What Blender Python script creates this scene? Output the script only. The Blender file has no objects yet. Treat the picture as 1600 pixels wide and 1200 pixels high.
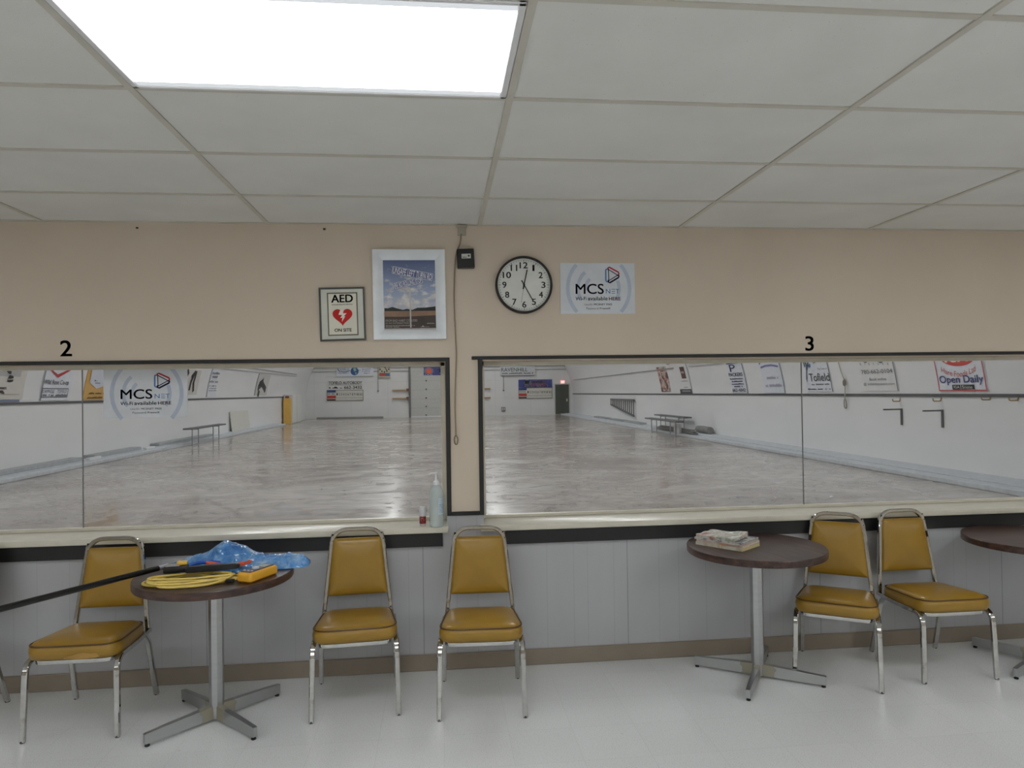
import bpy, bmesh, math, random
from mathutils import Vector, Matrix
random.seed(7)
PI = math.pi
S = bpy.context.scene
COL = S.collection

# ------------------------------------------------------------------ camera, world, exposure
FPX, YAW, PITCH, ROLL, CAMH = 1097.6, 0.1027005, 0.0117025, -0.0144732, 1.61671
WY = 4.152                      # front face of the window wall
CEIL = 2.610
def cam_axes():
    f = Vector((math.sin(YAW)*math.cos(PITCH), math.cos(YAW)*math.cos(PITCH), math.sin(PITCH)))
    r = Vector((math.cos(YAW), -math.sin(YAW), 0)); u = r.cross(f)
    c, s = math.cos(ROLL), math.sin(ROLL)
    return c*r+s*u, c*u-s*r, f
CR, CU, CF = cam_axes()
cam_data = bpy.data.cameras.new('camera'); cam = bpy.data.objects.new('camera', cam_data); COL.objects.link(cam)
cam_data.sensor_width = 36.0; cam_data.lens = FPX/1600*36.0; cam_data.clip_start = 0.05; cam_data.clip_end = 200
M3 = Matrix((CR, CU, -CF)).transposed()
cam.matrix_world = Matrix.Translation((0, 0, CAMH)) @ M3.to_4x4()
S.camera = cam
w = bpy.data.worlds.new('world'); S.world = w; w.use_nodes = True
w.node_tree.nodes['Background'].inputs[0].default_value = (0.5, 0.55, 0.6, 1)
w.node_tree.nodes['Background'].inputs[1].default_value = 0.05
S.view_settings.view_transform = 'Standard'; S.view_settings.look = 'None'
S.view_settings.gamma = 1.0; S.view_settings.use_curve_mapping = False
S.view_settings.exposure = 0.0
LOUNGE_LAMP = 8.4               # emission of the lounge troffers
RINK_LAMP = 39.5                # emission of the added rink strip lights

# measuring: a point of the photograph carried onto a real plane of the place
def ray(x, y): return CR*((x-800)/FPX) + CU*((600-y)/FPX) + CF
def onY(x, y, Y): d = ray(x, y); d = d*(Y/d.y); return Vector((d.x, d.y, d.z+CAMH))
def onX(x, y, X): d = ray(x, y); d = d*(X/d.x); return Vector((d.x, d.y, d.z+CAMH))
def onZ(x, y, Z): d = ray(x, y); d = d*((Z-CAMH)/d.z); return Vector((d.x, d.y, Z))

# ------------------------------------------------------------------ materials
def lin(c):
    f = lambda v: v/12.92 if v <= 0.04045 else ((v+0.055)/1.055)**2.4
    return tuple(f(v/255.0) for v in c)+(1.0,)
class NT:
    def __init__(s, name):
        s.m = bpy.data.materials.new(name); s.m.use_nodes = True
        s.t = s.m.node_tree; s.n = s.t.nodes; s.b = s.n['Principled BSDF']
    def add(s, typ, **kw):
        n = s.n.new(typ)
        for k, v in kw.items(): setattr(n, k, v)
        return n
    def link(s, a, b): s.t.links.new(a, b)
    def coord(s, kind='Object', scale=(1, 1, 1)):
        tc = s.add('ShaderNodeTexCoord'); mp = s.add('ShaderNodeMapping'); mp.inputs['Scale'].default_value = scale
        s.link(tc.outputs[kind], mp.inputs['Vector']); return mp.outputs[0]
    def pos(s, scale=(1, 1, 1)):
        g = s.add('ShaderNodeNewGeometry'); mp = s.add('ShaderNodeMapping'); mp.inputs['Scale'].default_value = scale
        s.link(g.outputs['Position'], mp.inputs['Vector']); return mp.outputs[0]
    def noise(s, vec, scale, detail=4, rough=0.55):
        n = s.add('ShaderNodeTexNoise'); n.inputs['Scale'].default_value = scale
        n.inputs['Detail'].default_value = detail; n.inputs['Roughness'].default_value = rough
        if vec is not None: s.link(vec, n.inputs['Vector'])
        return n.outputs['Fac']
    def ramp(s, fac, stops):
        r = s.add('ShaderNodeValToRGB'); e = r.color_ramp.elements
        while len(e) < len(stops): e.new(0.5)
        for el, (p, c) in zip(e, stops):
            el.position = p; el.color = c if len(c) == 4 else tuple(c)+(1,)
        s.link(fac, r.inputs[0]); return r.outputs[0]
    def math(s, op, a, b=None, clamp=False):
        n = s.add('ShaderNodeMath', operation=op); n.use_clamp = clamp
        for i, v in enumerate((a, b)):
            if v is None: continue
            if isinstance(v, (int, float)): n.inputs[i].default_value = v
            else: s.link(v, n.inputs[i])
        return n.outputs[0]
    def mix(s, fac, a, b):
        n = s.add('ShaderNodeMix', data_type='RGBA')
        for i, v in ((0, fac), (6, a), (7, b)):
            if isinstance(v, (int, float)): n.inputs[i].default_value = v
            elif isinstance(v, tuple): n.inputs[i].default_value = v
            else: s.link(v, n.inputs[i])
        return n.outputs[2]
    def bump(s, h, strength=0.2, dist=0.01):
        b = s.add('ShaderNodeBump'); b.inputs['Strength'].default_value = strength; b.inputs['Distance'].default_value = dist
        s.link(h, b.inputs['Height']); s.link(b.outputs[0], s.b.inputs['Normal'])
    def set(s, **kw):
        for k, v in kw.items():
            k = k.replace('_', ' ')
            if isinstance(v, (int, float, tuple)): s.b.inputs[k].default_value = v
            else: s.link(v, s.b.inputs[k])
        return s
_pm = {}
def plain(c, rough=0.6, metal=0.0, var=0.05, spec=0.5):
    """sRGB colour with a slight procedural variation"""
    key = (c, rough, metal, var, spec)
    if key in _pm: return _pm[key]
    t = NT('paint_%d_%d_%d' % c)
    l = lin(c); n = t.noise(t.pos(), 9.0, 3)
    col = t.ramp(n, [(0.3, tuple(v*(1-var) for v in l[:3])+(1,)), (0.7, tuple(min(1, v*(1+var)) for v in l[:3])+(1,))])
    t.set(Base_Color=col, Roughness=rough, Metallic=metal, Specular_IOR_Level=spec)
    _pm[key] = t.m; return t.m
def ink(c): return plain(c, 0.6, 0.0, 0.03, 0.3)

def m_ceiling():
    t = NT('acoustic_tile'); p = t.pos()
    n1 = t.noise(p, 3.0, 3); n2 = t.noise(p, 160.0, 2)
    v = t.add('ShaderNodeTexVoronoi'); v.inputs['Scale'].default_value = 55; t.link(p, v.inputs['Vector'])
    pit = t.ramp(v.outputs['Distance'], [(0.06, (0.55, 0.55, 0.55)), (0.14, (1, 1, 1))])
    gate = t.ramp(t.noise(p, 12, 2), [(0.5, (0, 0, 0)), (0.62, (1, 1, 1))])
    base = t.ramp(n1, [(0.3, (0.70, 0.69, 0.655)), (0.7, (0.75, 0.74, 0.705))])
    pitted = t.mix(gate, (1, 1, 1, 1), pit)
    mu = t.add('ShaderNodeMix', data_type='RGBA', blend_type='MULTIPLY'); mu.inputs[0].default_value = 0.6
    t.link(base, mu.inputs[6]); t.link(pitted, mu.inputs[7])
    t.set(Base_Color=mu.outputs[2], Roughness=0.9); t.bump(n2, 0.25, 0.002); return t.m
def m_beige():
    t = NT('beige_wall_paint'); p = t.pos()
    c = t.ramp(t.noise(p, 1.6, 3), [(0.3, (0.62, 0.525, 0.42)), (0.7, (0.66, 0.565, 0.455))])
    t.set(Base_Color=c, Roughness=0.55); t.bump(t.noise(p, 120, 2), 0.08, 0.002); return t.m
def m_grey_panel():
    t = NT('grey_grooved_panelling')
    g = t.add('ShaderNodeNewGeometry'); sx = t.add('ShaderNodeSeparateXYZ'); t.link(g.outputs['Position'], sx.inputs[0])
    fr = t.math('FRACT', t.math('DIVIDE', t.math('ADD', sx.outputs['X'], 12.92), 1.22))
    tot = None
    seam = t.math('LESS_THAN', t.math('ABSOLUTE', t.math('SUBTRACT', fr, 0.5)), 0.0018)
    for q, wd in ( (0.098, 0.0016), (0.231, 0.0016), (0.30, 0.0016), (0.431, 0.0016), (0.66, 0.0016), (0.76, 0.0016), (0.90, 0.0016)):
        a = t.math('LESS_THAN', t.math('ABSOLUTE', t.math('SUBTRACT', fr, q)), wd)
        tot = a if tot is None else t.math('MAXIMUM', tot, a)
    base = t.ramp(t.noise(t.pos((1, 1, 0.25)), 3.0, 4), [(0.3, (0.405, 0.41, 0.422)), (0.7, (0.445, 0.45, 0.462))])
    t.set(Base_Color=t.mix(t.math('MAXIMUM', t.math('MULTIPLY', tot, 0.16), t.math('MULTIPLY', seam, 0.6)), base, (0.12, 0.12, 0.13, 1)), Roughness=0.45)
    t.bump(t.math('SUBTRACT', 1.0, tot), 0.3, 0.003); return t.m
def m_floor():
    t = NT('speckled_floor_tile'); p = t.pos()
    br = t.add('ShaderNodeTexBrick'); br.offset = 0.0
    for k, v in (('Scale', 1.0), ('Mortar Size', 0.0012), ('Brick Width', 0.3048), ('Row Height', 0.3048), ('Bias', 0.0)): br.inputs[k].default_value = v
    br.inputs['Color1'].default_value = (0.755, 0.77, 0.775, 1); br.inputs['Color2'].default_value = (0.78, 0.795, 0.80, 1); br.inputs['Mortar'].default_value = (0.69, 0.70, 0.70, 1)
    t.link(p, br.inputs['Vector'])
    sp = t.ramp(t.noise(p, 190, 2), [(0.33, (0.80, 0.79, 0.77)), (0.45, (1, 1, 1))])
    dirt = t.ramp(t.noise(p, 26, 5, 0.7), [(0.24, (0.66, 0.64, 0.60)), (0.32, (1, 1, 1))])
    wear = t.ramp(t.noise(p, 1.3, 4), [(0.3, (0.985, 0.983, 0.98)), (0.7, (1, 1, 1))])
    c = br.outputs['Color']
    for k in (sp, dirt, wear):
        mu = t.add('ShaderNodeMix', data_type='RGBA', blend_type='MULTIPLY'); mu.inputs[0].default_value = 1.0
        t.link(c, mu.inputs[6]); t.link(k, mu.inputs[7]); c = mu.outputs[2]
    r = t.ramp(t.noise(p, 4, 4), [(0.3, (0.24,)*3), (0.7, (0.30,)*3)])
    t.set(Base_Color=c, Roughness=0.27); return t.m
def m_rink_floor():
    t = NT('worn_concrete_slab')
    def nz(sc, det, ro, st, di):
        n = t.add('ShaderNodeTexNoise'); n.inputs['Scale'].default_value = sc; n.inputs['Detail'].default_value = det; n.inputs['Roughness'].default_value = ro
        n.inputs['Distortion'].default_value = di; t.link(t.pos(st), n.inputs['Vector']); return n.outputs['Fac']
    n1 = nz(0.55, 9, 0.68, (0.8, 0.9, 1), 0.8); n2 = nz(1.5, 8, 0.66, (0.8, 1.1, 1), 1.6); n3 = nz(0.16, 3, 0.5, (1, 1, 1), 0)
    c1 = t.ramp(n1, [(0.34, (0.25, 0.215, 0.195)), (0.46, (0.36, 0.325, 0.30)), (0.58, (0.44, 0.415, 0.39)), (0.78, (0.54, 0.53, 0.515))])
    c2 = t.ramp(n2, [(0.36, (0.66, 0.63, 0.61)), (0.47, (0.90, 0.885, 0.87)), (0.58, (1.0, 1.0, 1.0))])
    mu = t.add('ShaderNodeMix', data_type='RGBA', blend_type='MULTIPLY'); mu.inputs[0].default_value = 0.9
    t.link(c1, mu.inputs[6]); t.link(c2, mu.inputs[7])
    big = t.ramp(nz(0.22, 4, 0.6, (1, 0.8, 1), 0.5), [(0.34, (0.74, 0.70, 0.67)), (0.50, (1.0, 0.98, 0.96)), (0.66, (1.08, 1.09, 1.10))])
    m2 = t.add('ShaderNodeMix', data_type='RGBA', blend_type='MULTIPLY'); m2.inputs[0].default_value = 1.0
    t.link(mu.outputs[2], m2.inputs[6]); t.link(big, m2.inputs[7])
    r = t.ramp(n2, [(0.35, (0.10,)*3), (0.65, (0.25,)*3)])
    t.set(Base_Color=m2.outputs[2], Roughness=r); t.bump(nz(1.3, 4, 0.5, (0.7, 1.2, 1), 1.0), 0.07, 0.03); return t.m
def m_rink_wall():
    t = NT('white_rink_wall'); p = t.pos((0.15, 0.25, 1))
    c = t.ramp(t.noise(p, 2.0, 4), [(0.3, (0.70, 0.705, 0.715)), (0.7, (0.76, 0.76, 0.765))])
    t.set(Base_Color=c, Roughness=0.5); return t.m
def m_end_wall():
    t = NT('white_end_wall_siding')
    g = t.add('ShaderNodeNewGeometry'); sx = t.add('ShaderNodeSeparateXYZ'); t.link(g.outputs['Position'], sx.inputs[0])
    fz = t.math('FRACT', t.math('DIVIDE', sx.outputs['Z'], 1.22)); fx = t.math('FRACT', t.math('DIVIDE', t.math('ADD', sx.outputs['X'], 20.6), 2.44))
    ln = t.math('MAXIMUM', t.math('LESS_THAN', fz, 0.02), t.math('LESS_THAN', fx, 0.012))
    base = t.ramp(t.noise(t.pos((0.4, 1, 0.4)), 1.5, 4), [(0.3, (0.66, 0.66, 0.655)), (0.7, (0.72, 0.72, 0.72))])
    t.set(Base_Color=t.mix(t.math('MULTIPLY', ln, 0.25), base, (0.4, 0.4, 0.4, 1)), Roughness=0.6); return t.m
def m_chrome():
    t = NT('worn_chrome'); n = t.noise(t.coord('Object'), 14, 5, 0.7)
    r = t.ramp(n, [(0.35, (0.03,)*3), (0.62, (0.08,)*3), (0.75, (0.30,)*3)])
    c = t.ramp(n, [(0.35, (0.62, 0.62, 0.61)), (0.60, (0.52, 0.51, 0.49)), (0.74, (0.33, 0.29, 0.25))])
    t.set(Base_Color=c, Roughness=r, Metallic=1.0); return t.m
def m_vinyl():
    t = NT('mustard_vinyl'); p = t.coord('Object')
    c = t.ramp(t.noise(p, 7, 4), [(0.3, (0.30, 0.170, 0.016)), (0.7, (0.35, 0.20, 0.022))])
    t.set(Base_Color=c, Roughness=0.30, Specular_IOR_Level=0.55); t.bump(t.noise(p, 260, 2), 0.06, 0.001); return t.m
def m_walnut():
    t = NT('dark_walnut_laminate'); p = t.coord('Object', (1, 7, 7)); 
    c = t.ramp(t.noise(p, 4.5, 6, 0.65), [(0.32, (0.022, 0.012, 0.010)), (0.5, (0.056, 0.028, 0.021)), (0.68, (0.105, 0.054, 0.040))])
    t.set(Base_Color=c, Roughness=0.33); return t.m
def m_steel_base():
    t = NT('brushed_table_steel'); n = t.noise(t.coord('Object', (1, 1, 6)), 10, 4)
    t.set(Base_Color=t.ramp(n, [(0.3, (0.46, 0.47, 0.48)), (0.7, (0.50, 0.51, 0.52))]), Metallic=1.0, Roughness=0.34); return t.m
def m_arm():
    t = NT('table_foot_steel'); tc = t.add('ShaderNodeTexCoord'); sx = t.add('ShaderNodeSeparateXYZ'); t.link(tc.outputs['Object'], sx.inputs[0])
    n = t.noise(tc.outputs['Object'], 25, 4)
    edge = t.math('LESS_THAN', t.math('ADD', sx.outputs['X'], t.math('MULTIPLY', n, 0.05)), 0.115)   # old glue stain by the column
    t.set(Base_Color=t.mix(t.math('MULTIPLY', edge, 0.85), (0.46, 0.47, 0.47, 1), (0.30, 0.27, 0.19, 1)),
          Metallic=t.math('SUBTRACT', 1.0, t.math('MULTIPLY', edge, 0.75)), Roughness=0.36); return t.m
def m_glass():
    t = NT('window_glass'); t.n.remove(t.b)
    tr = t.add('ShaderNodeBsdfTransparent'); tr.inputs[0].default_value = (0.96, 0.97, 0.965, 1)
    gl = t.add('ShaderNodeBsdfGlossy'); gl.inputs['Roughness'].default_value = 0.015
    fr = t.add('ShaderNodeFresnel'); g = t.add('ShaderNodeNewGeometry')
    t.link(t.math('SUBTRACT', 1.5, t.math('MULTIPLY', g.outputs['Backfacing'], 1.5-1/1.5)), fr.inputs[0])   # leaving the pane counts the inverse index
    mx = t.add('ShaderNodeMixShader'); t.link(fr.outputs[0], mx.inputs[0]); t.link(tr.outputs[0], mx.inputs[1]); t.link(gl.outputs[0], mx.inputs[2])
    t.link(mx.outputs[0], t.n['Material Output'].inputs[0]); return t.m
def m_emit(name, c, s):
    t = NT(name); t.set(Base_Color=(0.8, 0.8, 0.8, 1), Emission_Color=c, Emission_Strength=s, Roughness=0.5); return t.m
def m_bag():
    t = NT('blue_plastic_film'); p = t.coord('Object')
    def cre(sc):
        v = t.add('ShaderNodeTexVoronoi', feature='DISTANCE_TO_EDGE'); v.inputs['Scale'].default_value = sc
        n = t.add('ShaderNodeTexNoise'); n.inputs['Scale'].default_value = 9; t.link(p, n.inputs['Vector'])
        m = t.add('ShaderNodeMix', data_type='VECTOR'); m.inputs[0].default_value = 0.12; t.link(p, m.inputs[4]); t.link(n.outputs['Color'], m.inputs[5]); t.link(m.outputs[1], v.inputs['Vector']); return v.outputs['Distance']
    h = t.math('ADD', cre(11), t.math('MULTIPLY', cre(26), 0.45))
    n = t.noise(p, 11, 5, 0.6); c = t.ramp(n, [(0.32, (0.04, 0.20, 0.58)), (0.52, (0.11, 0.36, 0.78)), (0.70, (0.42, 0.64, 0.90))])  # pale end of the ramp paints cyan highlights into the film colour
    t.set(Base_Color=c, Roughness=0.14, Specular_IOR_Level=0.9); t.bump(h, 1.0, 0.03)
    tr = t.add('ShaderNodeBsdfTransparent'); tr.inputs[0].default_value = (0.45, 0.70, 0.96, 1)
    mx = t.add('ShaderNodeMixShader'); mx.inputs[0].default_value = 0.25
    t.link(t.b.outputs[0], mx.inputs[1]); t.link(tr.outputs[0], mx.inputs[2]); t.link(mx.outputs[0], t.n['Material Output'].inputs[0]); return t.m
def m_bottle():
    t = NT('clear_bottle_plastic')
    t.set(Base_Color=(0.74, 0.80, 0.80, 1), Roughness=0.15)
    tr = t.add('ShaderNodeBsdfTransparent'); tr.inputs[0].default_value = (0.86, 0.93, 0.93, 1)
    mx = t.add('ShaderNodeMixShader'); mx.inputs[0].default_value = 0.60
    t.link(t.b.outputs[0], mx.inputs[1]); t.link(tr.outputs[0], mx.inputs[2]); t.link(mx.outputs[0], t.n['Material Output'].inputs[0]); return t.m
def m_sky():
    t = NT('printed_cloudy_sky'); g = t.add('ShaderNodeNewGeometry'); sx = t.add('ShaderNodeSeparateXYZ'); t.link(g.outputs['Position'], sx.inputs[0])
    h = t.math('DIVIDE', t.math('SUBTRACT', sx.outputs['Z'], 2.06), 0.34, True)
    blue = t.ramp(h, [(0.0, (0.50, 0.53, 0.58)), (0.5, (0.26, 0.33, 0.50)), (1.0, (0.07, 0.10, 0.24))])
    n = t.noise(t.pos((1, 1, 1.7)), 13, 6, 0.6)
    k = t.math('ADD', n, t.math('MULTIPLY', t.math('SUBTRACT', 0.55, h), 0.22))
    cl = t.ramp(k, [(0.50, (0, 0, 0)), (0.62, (1, 1, 1))])
    tone = t.ramp(t.noise(t.pos(), 22, 4), [(0.3, (0.40, 0.39, 0.40)), (0.65, (0.72, 0.70, 0.68))])
    t.set(Base_Color=t.mix(cl, blue, tone), Roughness=0.35); return t.m
def m_mag(a, b, sc):
    t = NT('magazine_cover'); n = t.noise(t.coord('Object'), sc, 3)
    t.set(Base_Color=t.ramp(n, [(0.36, a), (0.48, (0.62, 0.60, 0.55)), (0.58, b), (0.68, (0.75, 0.73, 0.7))]), Roughness=0.4); return t.m

CEILM, BEIGE, GREYP, FLOORM, RFLOOR, RWALL, EWALL = m_ceiling(), m_beige(), m_grey_panel(), m_floor(), m_rink_floor(), m_rink_wall(), m_end_wall()
CHROME, VINYL, WALNUT, STEEL, ARM, GLASS = m_chrome(), m_vinyl(), m_walnut(), m_steel_base(), m_arm(), m_glass()
DIFFUSER = m_emit('lamp_diffuser', (0.965, 0.985, 1.0, 1), LOUNGE_LAMP); LENSFALLOFF = m_emit('lamp_lens_edge', (0.92, 0.96, 1.0, 1), 0.62); LENSFALLOFF.node_tree.nodes['Principled BSDF'].inputs['Base Color'].default_value = (0.25, 0.26, 0.27, 1); TUBE = m_emit('lamp_tube', (0.98, 0.99, 1.0, 1), RINK_LAMP)  # lens border: brightness falloff painted as weak emission over grey
CREAM = plain((210, 205, 190), 0.28); BLACKT = plain((24, 24, 25), 0.5); TAUPE = plain((138, 127, 113), 0.45)
WHITE = plain((222, 222, 222), 0.45); GRIDW = plain((198, 194, 182), 0.4); BLACK = plain((16, 16, 17), 0.4); RUBBER = plain((24, 24, 24), 0.7)

# ------------------------------------------------------------------ mesh helpers
def bm_new(): return bmesh.new()
def box(bm, x0, x1, y0, y1, z0, z1, bev=0.0, seg=2):
    r = bmesh.ops.create_cube(bm, size=1.0)
    bmesh.ops.scale(bm, vec=(x1-x0, y1-y0, z1-z0), verts=r['verts'])
    bmesh.ops.translate(bm, vec=((x0+x1)/2, (y0+y1)/2, (z0+z1)/2), verts=r['verts'])
    if bev:
        es = list({e for v in r['verts'] for e in v.link_edges})
        bmesh.ops.bevel(bm, geom=es, offset=bev, segments=seg, affect='EDGES', profile=0.5)
def loft(bm, rings, cap0=True, cap1=True, closed=True):
    vs = [[bm.verts.new(p) for p in r] for r in rings]; n = len(vs[0])
    for a, b in zip(vs, vs[1:]):
        for i in range(n if closed else n-1):
            j = (i+1) % n
            bm.faces.new((a[i], a[j], b[j], b[i]))
    if cap0: bm.faces.new(vs[0][::-1])
    if cap1: bm.faces.new(vs[-1])
    return vs
def sweep(bm, pts, prof, up=Vector((0, 0, 1)), closed=False, cap=True):
    """prof: list of (a,b) offsets; a along side, b along transported up"""
    pts = [Vector(p) for p in pts]; n = len(pts); rings = []
    nrm = None
    for i, p in enumerate(pts):
        t = (pts[(i+1) % n]-pts[i-1]) if closed else (pts[min(i+1, n-1)]-pts[max(i-1, 0)])
        t.normalize()
        if nrm is None:
            nrm = up-t*up.dot(t)
            if nrm.length < 1e-4: nrm = Vector((1, 0, 0))-t*t.x
        nrm = nrm-t*nrm.dot(t); nrm.normalize(); sd = t.cross(nrm)
        rings.append([p+sd*a+nrm*b for a, b in prof])
    if closed: rings.append(rings[0])
    loft(bm, rings, cap and not closed, cap and not closed)
    if closed: bmesh.ops.remove_doubles(bm, verts=bm.verts, dist=1e-6)
def circ(r, n=8): return [(r*math.cos(2*PI*i/n), r*math.sin(2*PI*i/n)) for i in range(n)]
def sq(wd, ht, c=0.004):
    a, b = wd/2, ht/2
    return [(a, -b+c), (a, b-c), (a-c, b), (-a+c, b), (-a, b-c), (-a, -b+c), (-a+c, -b), (a-c, -b)]
def tube(bm, pts, r, n=8, **k): sweep(bm, pts, circ(r, n), **k)
def lathe(bm, prof, n=24, at=(0, 0, 0)):
    rings = [[(at[0]+r*math.cos(2*PI*i/n), at[1]+r*math.sin(2*PI*i/n), at[2]+z) for i in range(n)] for r, z in prof]
    loft(bm, rings)
def smooth_path(pts, k=6, closed=False):
    P = [Vector(p) for p in pts]; out = []; n = len(P)
    for i in range(n if closed else n-1):
        if closed: p0, p1, p2, p3 = P[i-1], P[i], P[(i+1) % n], P[(i+2) % n]
        else: p0, p1, p2, p3 = P[max(i-1, 0)], P[i], P[i+1], P[min(i+2, n-1)]
        for j in range(k):
            t = j/k
            out.append(0.5*((2*p1)+(p2-p0)*t+(2*p0-5*p1+4*p2-p3)*t*t+(3*p1-p0-3*p2+p3)*t**3))
    if not closed: out.append(P[-1])
    return out
def fillet(pts, rads, k=6):
    """polyline with rounded corners"""
    P = [Vector(p) for p in pts]; out = [P[0]]
    for i in range(1, len(P)-1):
        r = rads[i-1]; a = (P[i-1]-P[i]).normalized(); b = (P[i+1]-P[i]).normalized()
        A, B = P[i]+a*r, P[i]+b*r
        for j in range(k+1):
            t = j/k; out.append(A*(1-t)**2+P[i]*2*t*(1-t)+B*t*t)
    out.append(P[-1]); return out
def obj(name, bm, mat, parent=None, smooth=True, world=False, sharp=35):
    """one mesh object; vertices are local to the parent unless world=True. Top-level meshes get their origin at their base centre."""
    bmesh.ops.recalc_face_normals(bm, faces=bm.faces)
    me = bpy.data.meshes.new(name); bm.to_mesh(me); bm.free()
    for m in (mat if isinstance(mat, (list, tuple)) else [mat]): me.materials.append(m)
    if smooth:
        me.shade_smooth(); me.set_sharp_from_angle(angle=math.radians(sharp))
    o = bpy.data.objects.new(name, me); COL.objects.link(o)
    if parent is None:
        xs = [v.co for v in me.vertices]
        c = Vector(((min(v.x for v in xs)+max(v.x for v in xs))/2, (min(v.y for v in xs)+max(v.y for v in xs))/2, min(v.z for v in xs)))
        me.transform(Matrix.Translation(-c)); o.location = c
    else:
        if world: me.transform(wm(parent).inverted())
        o.parent = parent
    return o
def wm(o):
    m = o.matrix_basis.copy()
    return wm(o.parent) @ m if o.parent else m
def empty(name, loc, rz=0):
    o = bpy.data.objects.new(name, None); COL.objects.link(o); o.location = loc; o.rotation_euler = (0, 0, rz); o.empty_display_size = 0.1
    return o
def tag(o, label, cat, group=None, kind=None):
    o['label'] = label; o['category'] = cat
    if group: o['group'] = group
    if kind: o['kind'] = kind
    return o
def struct(o, label=None, cat=None):
    o['kind'] = 'structure'
    if label: o['label'] = label; o['category'] = cat or o.name.split('_')[0]
    return o
def copy_tree(o, parent=None):
    c = o.copy(); COL.objects.link(c); c.parent = parent
    for ch in list(o.children): copy_tree(ch, c)
    return c

# ------------------------------------------------------------------ flat printing: shapes in (u,v) laid onto a surface
_tc = {}
def text_geo(s, bold=0.0, shear=0.0):
    key = (s, bold, shear)
    if key in _tc: return _tc[key]
    cu = bpy.data.curves.new('lettering', 'FONT'); cu.body = s; cu.offset = bold; cu.shear = shear; cu.resolution_u = 4
    o = bpy.data.objects.new('lettering', cu); COL.objects.link(o)
    dg = bpy.context.evaluated_depsgraph_get(); dg.update()
    me = bpy.data.meshes.new_from_object(o.evaluated_get(dg))
    V = [(v.co.x, v.co.y) for v in me.vertices]; Fc = [tuple(p.vertices) for p in me.polygons]
    bpy.data.objects.remove(o); bpy.data.curves.remove(cu); bpy.data.meshes.remove(me)
    x0, x1 = min(v[0] for v in V), max(v[0] for v in V); y0, y1 = min(v[1] for v in V), max(v[1] for v in V)
    V = [((x-x0)/(x1-x0), (y-y0)/max(1e-6, y1-y0)) for x, y in V]
    _tc[key] = (V, Fc); return _tc[key]
def T(s, u0, v0, u1, v1, bold=0.0, shear=0.0, arc=0.0):
    """lettering stretched into a box; bold lays slightly shifted copies over each other"""
    V, Fc = text_geo(s, 0.0, shear); VV, FF = [], []
    k = abs(v1-v0)*min(bold, .03)*1.1
    for dx, dy in (((0, 0),) if bold <= 0 else ((-k, -k*.6), (k, -k*.6), (-k, k*.6), (k, k*.6), (0, 0))):
        n = len(VV); VV += [(u0+(u1-u0)*x+dx, v0+(v1-v0)*y+arc*(1-(2*x-1)**2)+dy) for x, y in V]; FF += [tuple(i+n for i in f) for f in Fc]
    return VV, FF
def rect(u0, v0, u1, v1): return ([(u0, v0), (u1, v0), (u1, v1), (u0, v1)], [(0, 1, 2, 3)])
def poly(*p): return (list(p), [tuple(range(len(p)))])
def disc(cu, cv, r, n=28, rv=None): return ([(cu+r*math.cos(2*PI*i/n), cv+(rv or r)*math.sin(2*PI*i/n)) for i in range(n)], [tuple(range(n))])
def stroke(pts, wd, closed=False):
    V, Fc = [], []; n = len(pts)
    for i in range(n):
        a = pts[i-1] if (closed or i > 0) else pts[0]; b = pts[(i+1) % n] if (closed or i < n-1) else pts[-1]
        dx, dy = b[0]-a[0], b[1]-a[1]; l = math.hypot(dx, dy) or 1
        V += [(pts[i][0]-dy/l*wd/2, pts[i][1]+dx/l*wd/2), (pts[i][0]+dy/l*wd/2, pts[i][1]-dx/l*wd/2)]
    for i in range(n if closed else n-1):
        j = (i+1) % n; Fc.append((2*i, 2*i+1, 2*j+1, 2*j))
    return V, Fc
def arc(cu, cv, r, a0, a1, wd, n=20, sc=1.0):
    return stroke([(cu+r*sc*math.cos(math.radians(a0+(a1-a0)*i/n)), cv+r*math.sin(math.radians(a0+(a1-a0)*i/n))) for i in range(n+1)], wd)
def frame_lines(u0, v0, u1, v1, t): return [rect(u0, v0, u1, v0+t), rect(u0, v1-t, u1, v1), rect(u0, v0, u0+t, v1), rect(u1-t, v0, u1, v1)]
def scribble(u0, v0, u1, v1, n, gap=0.3):
    """a row of illegible small print"""
    out = []; wd = (u1-u0)/n; rr = random.Random(int(abs(u0*1000)+abs(v0*777)))
    for i in range(n):
        if rr.random() < 0.12: continue
        h = v0+(v1-v0)*rr.uniform(0.6, 1.0)
        out.append(rect(u0+i*wd, v0, u0+(i+1-gap)*wd, h))
    return out

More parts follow.
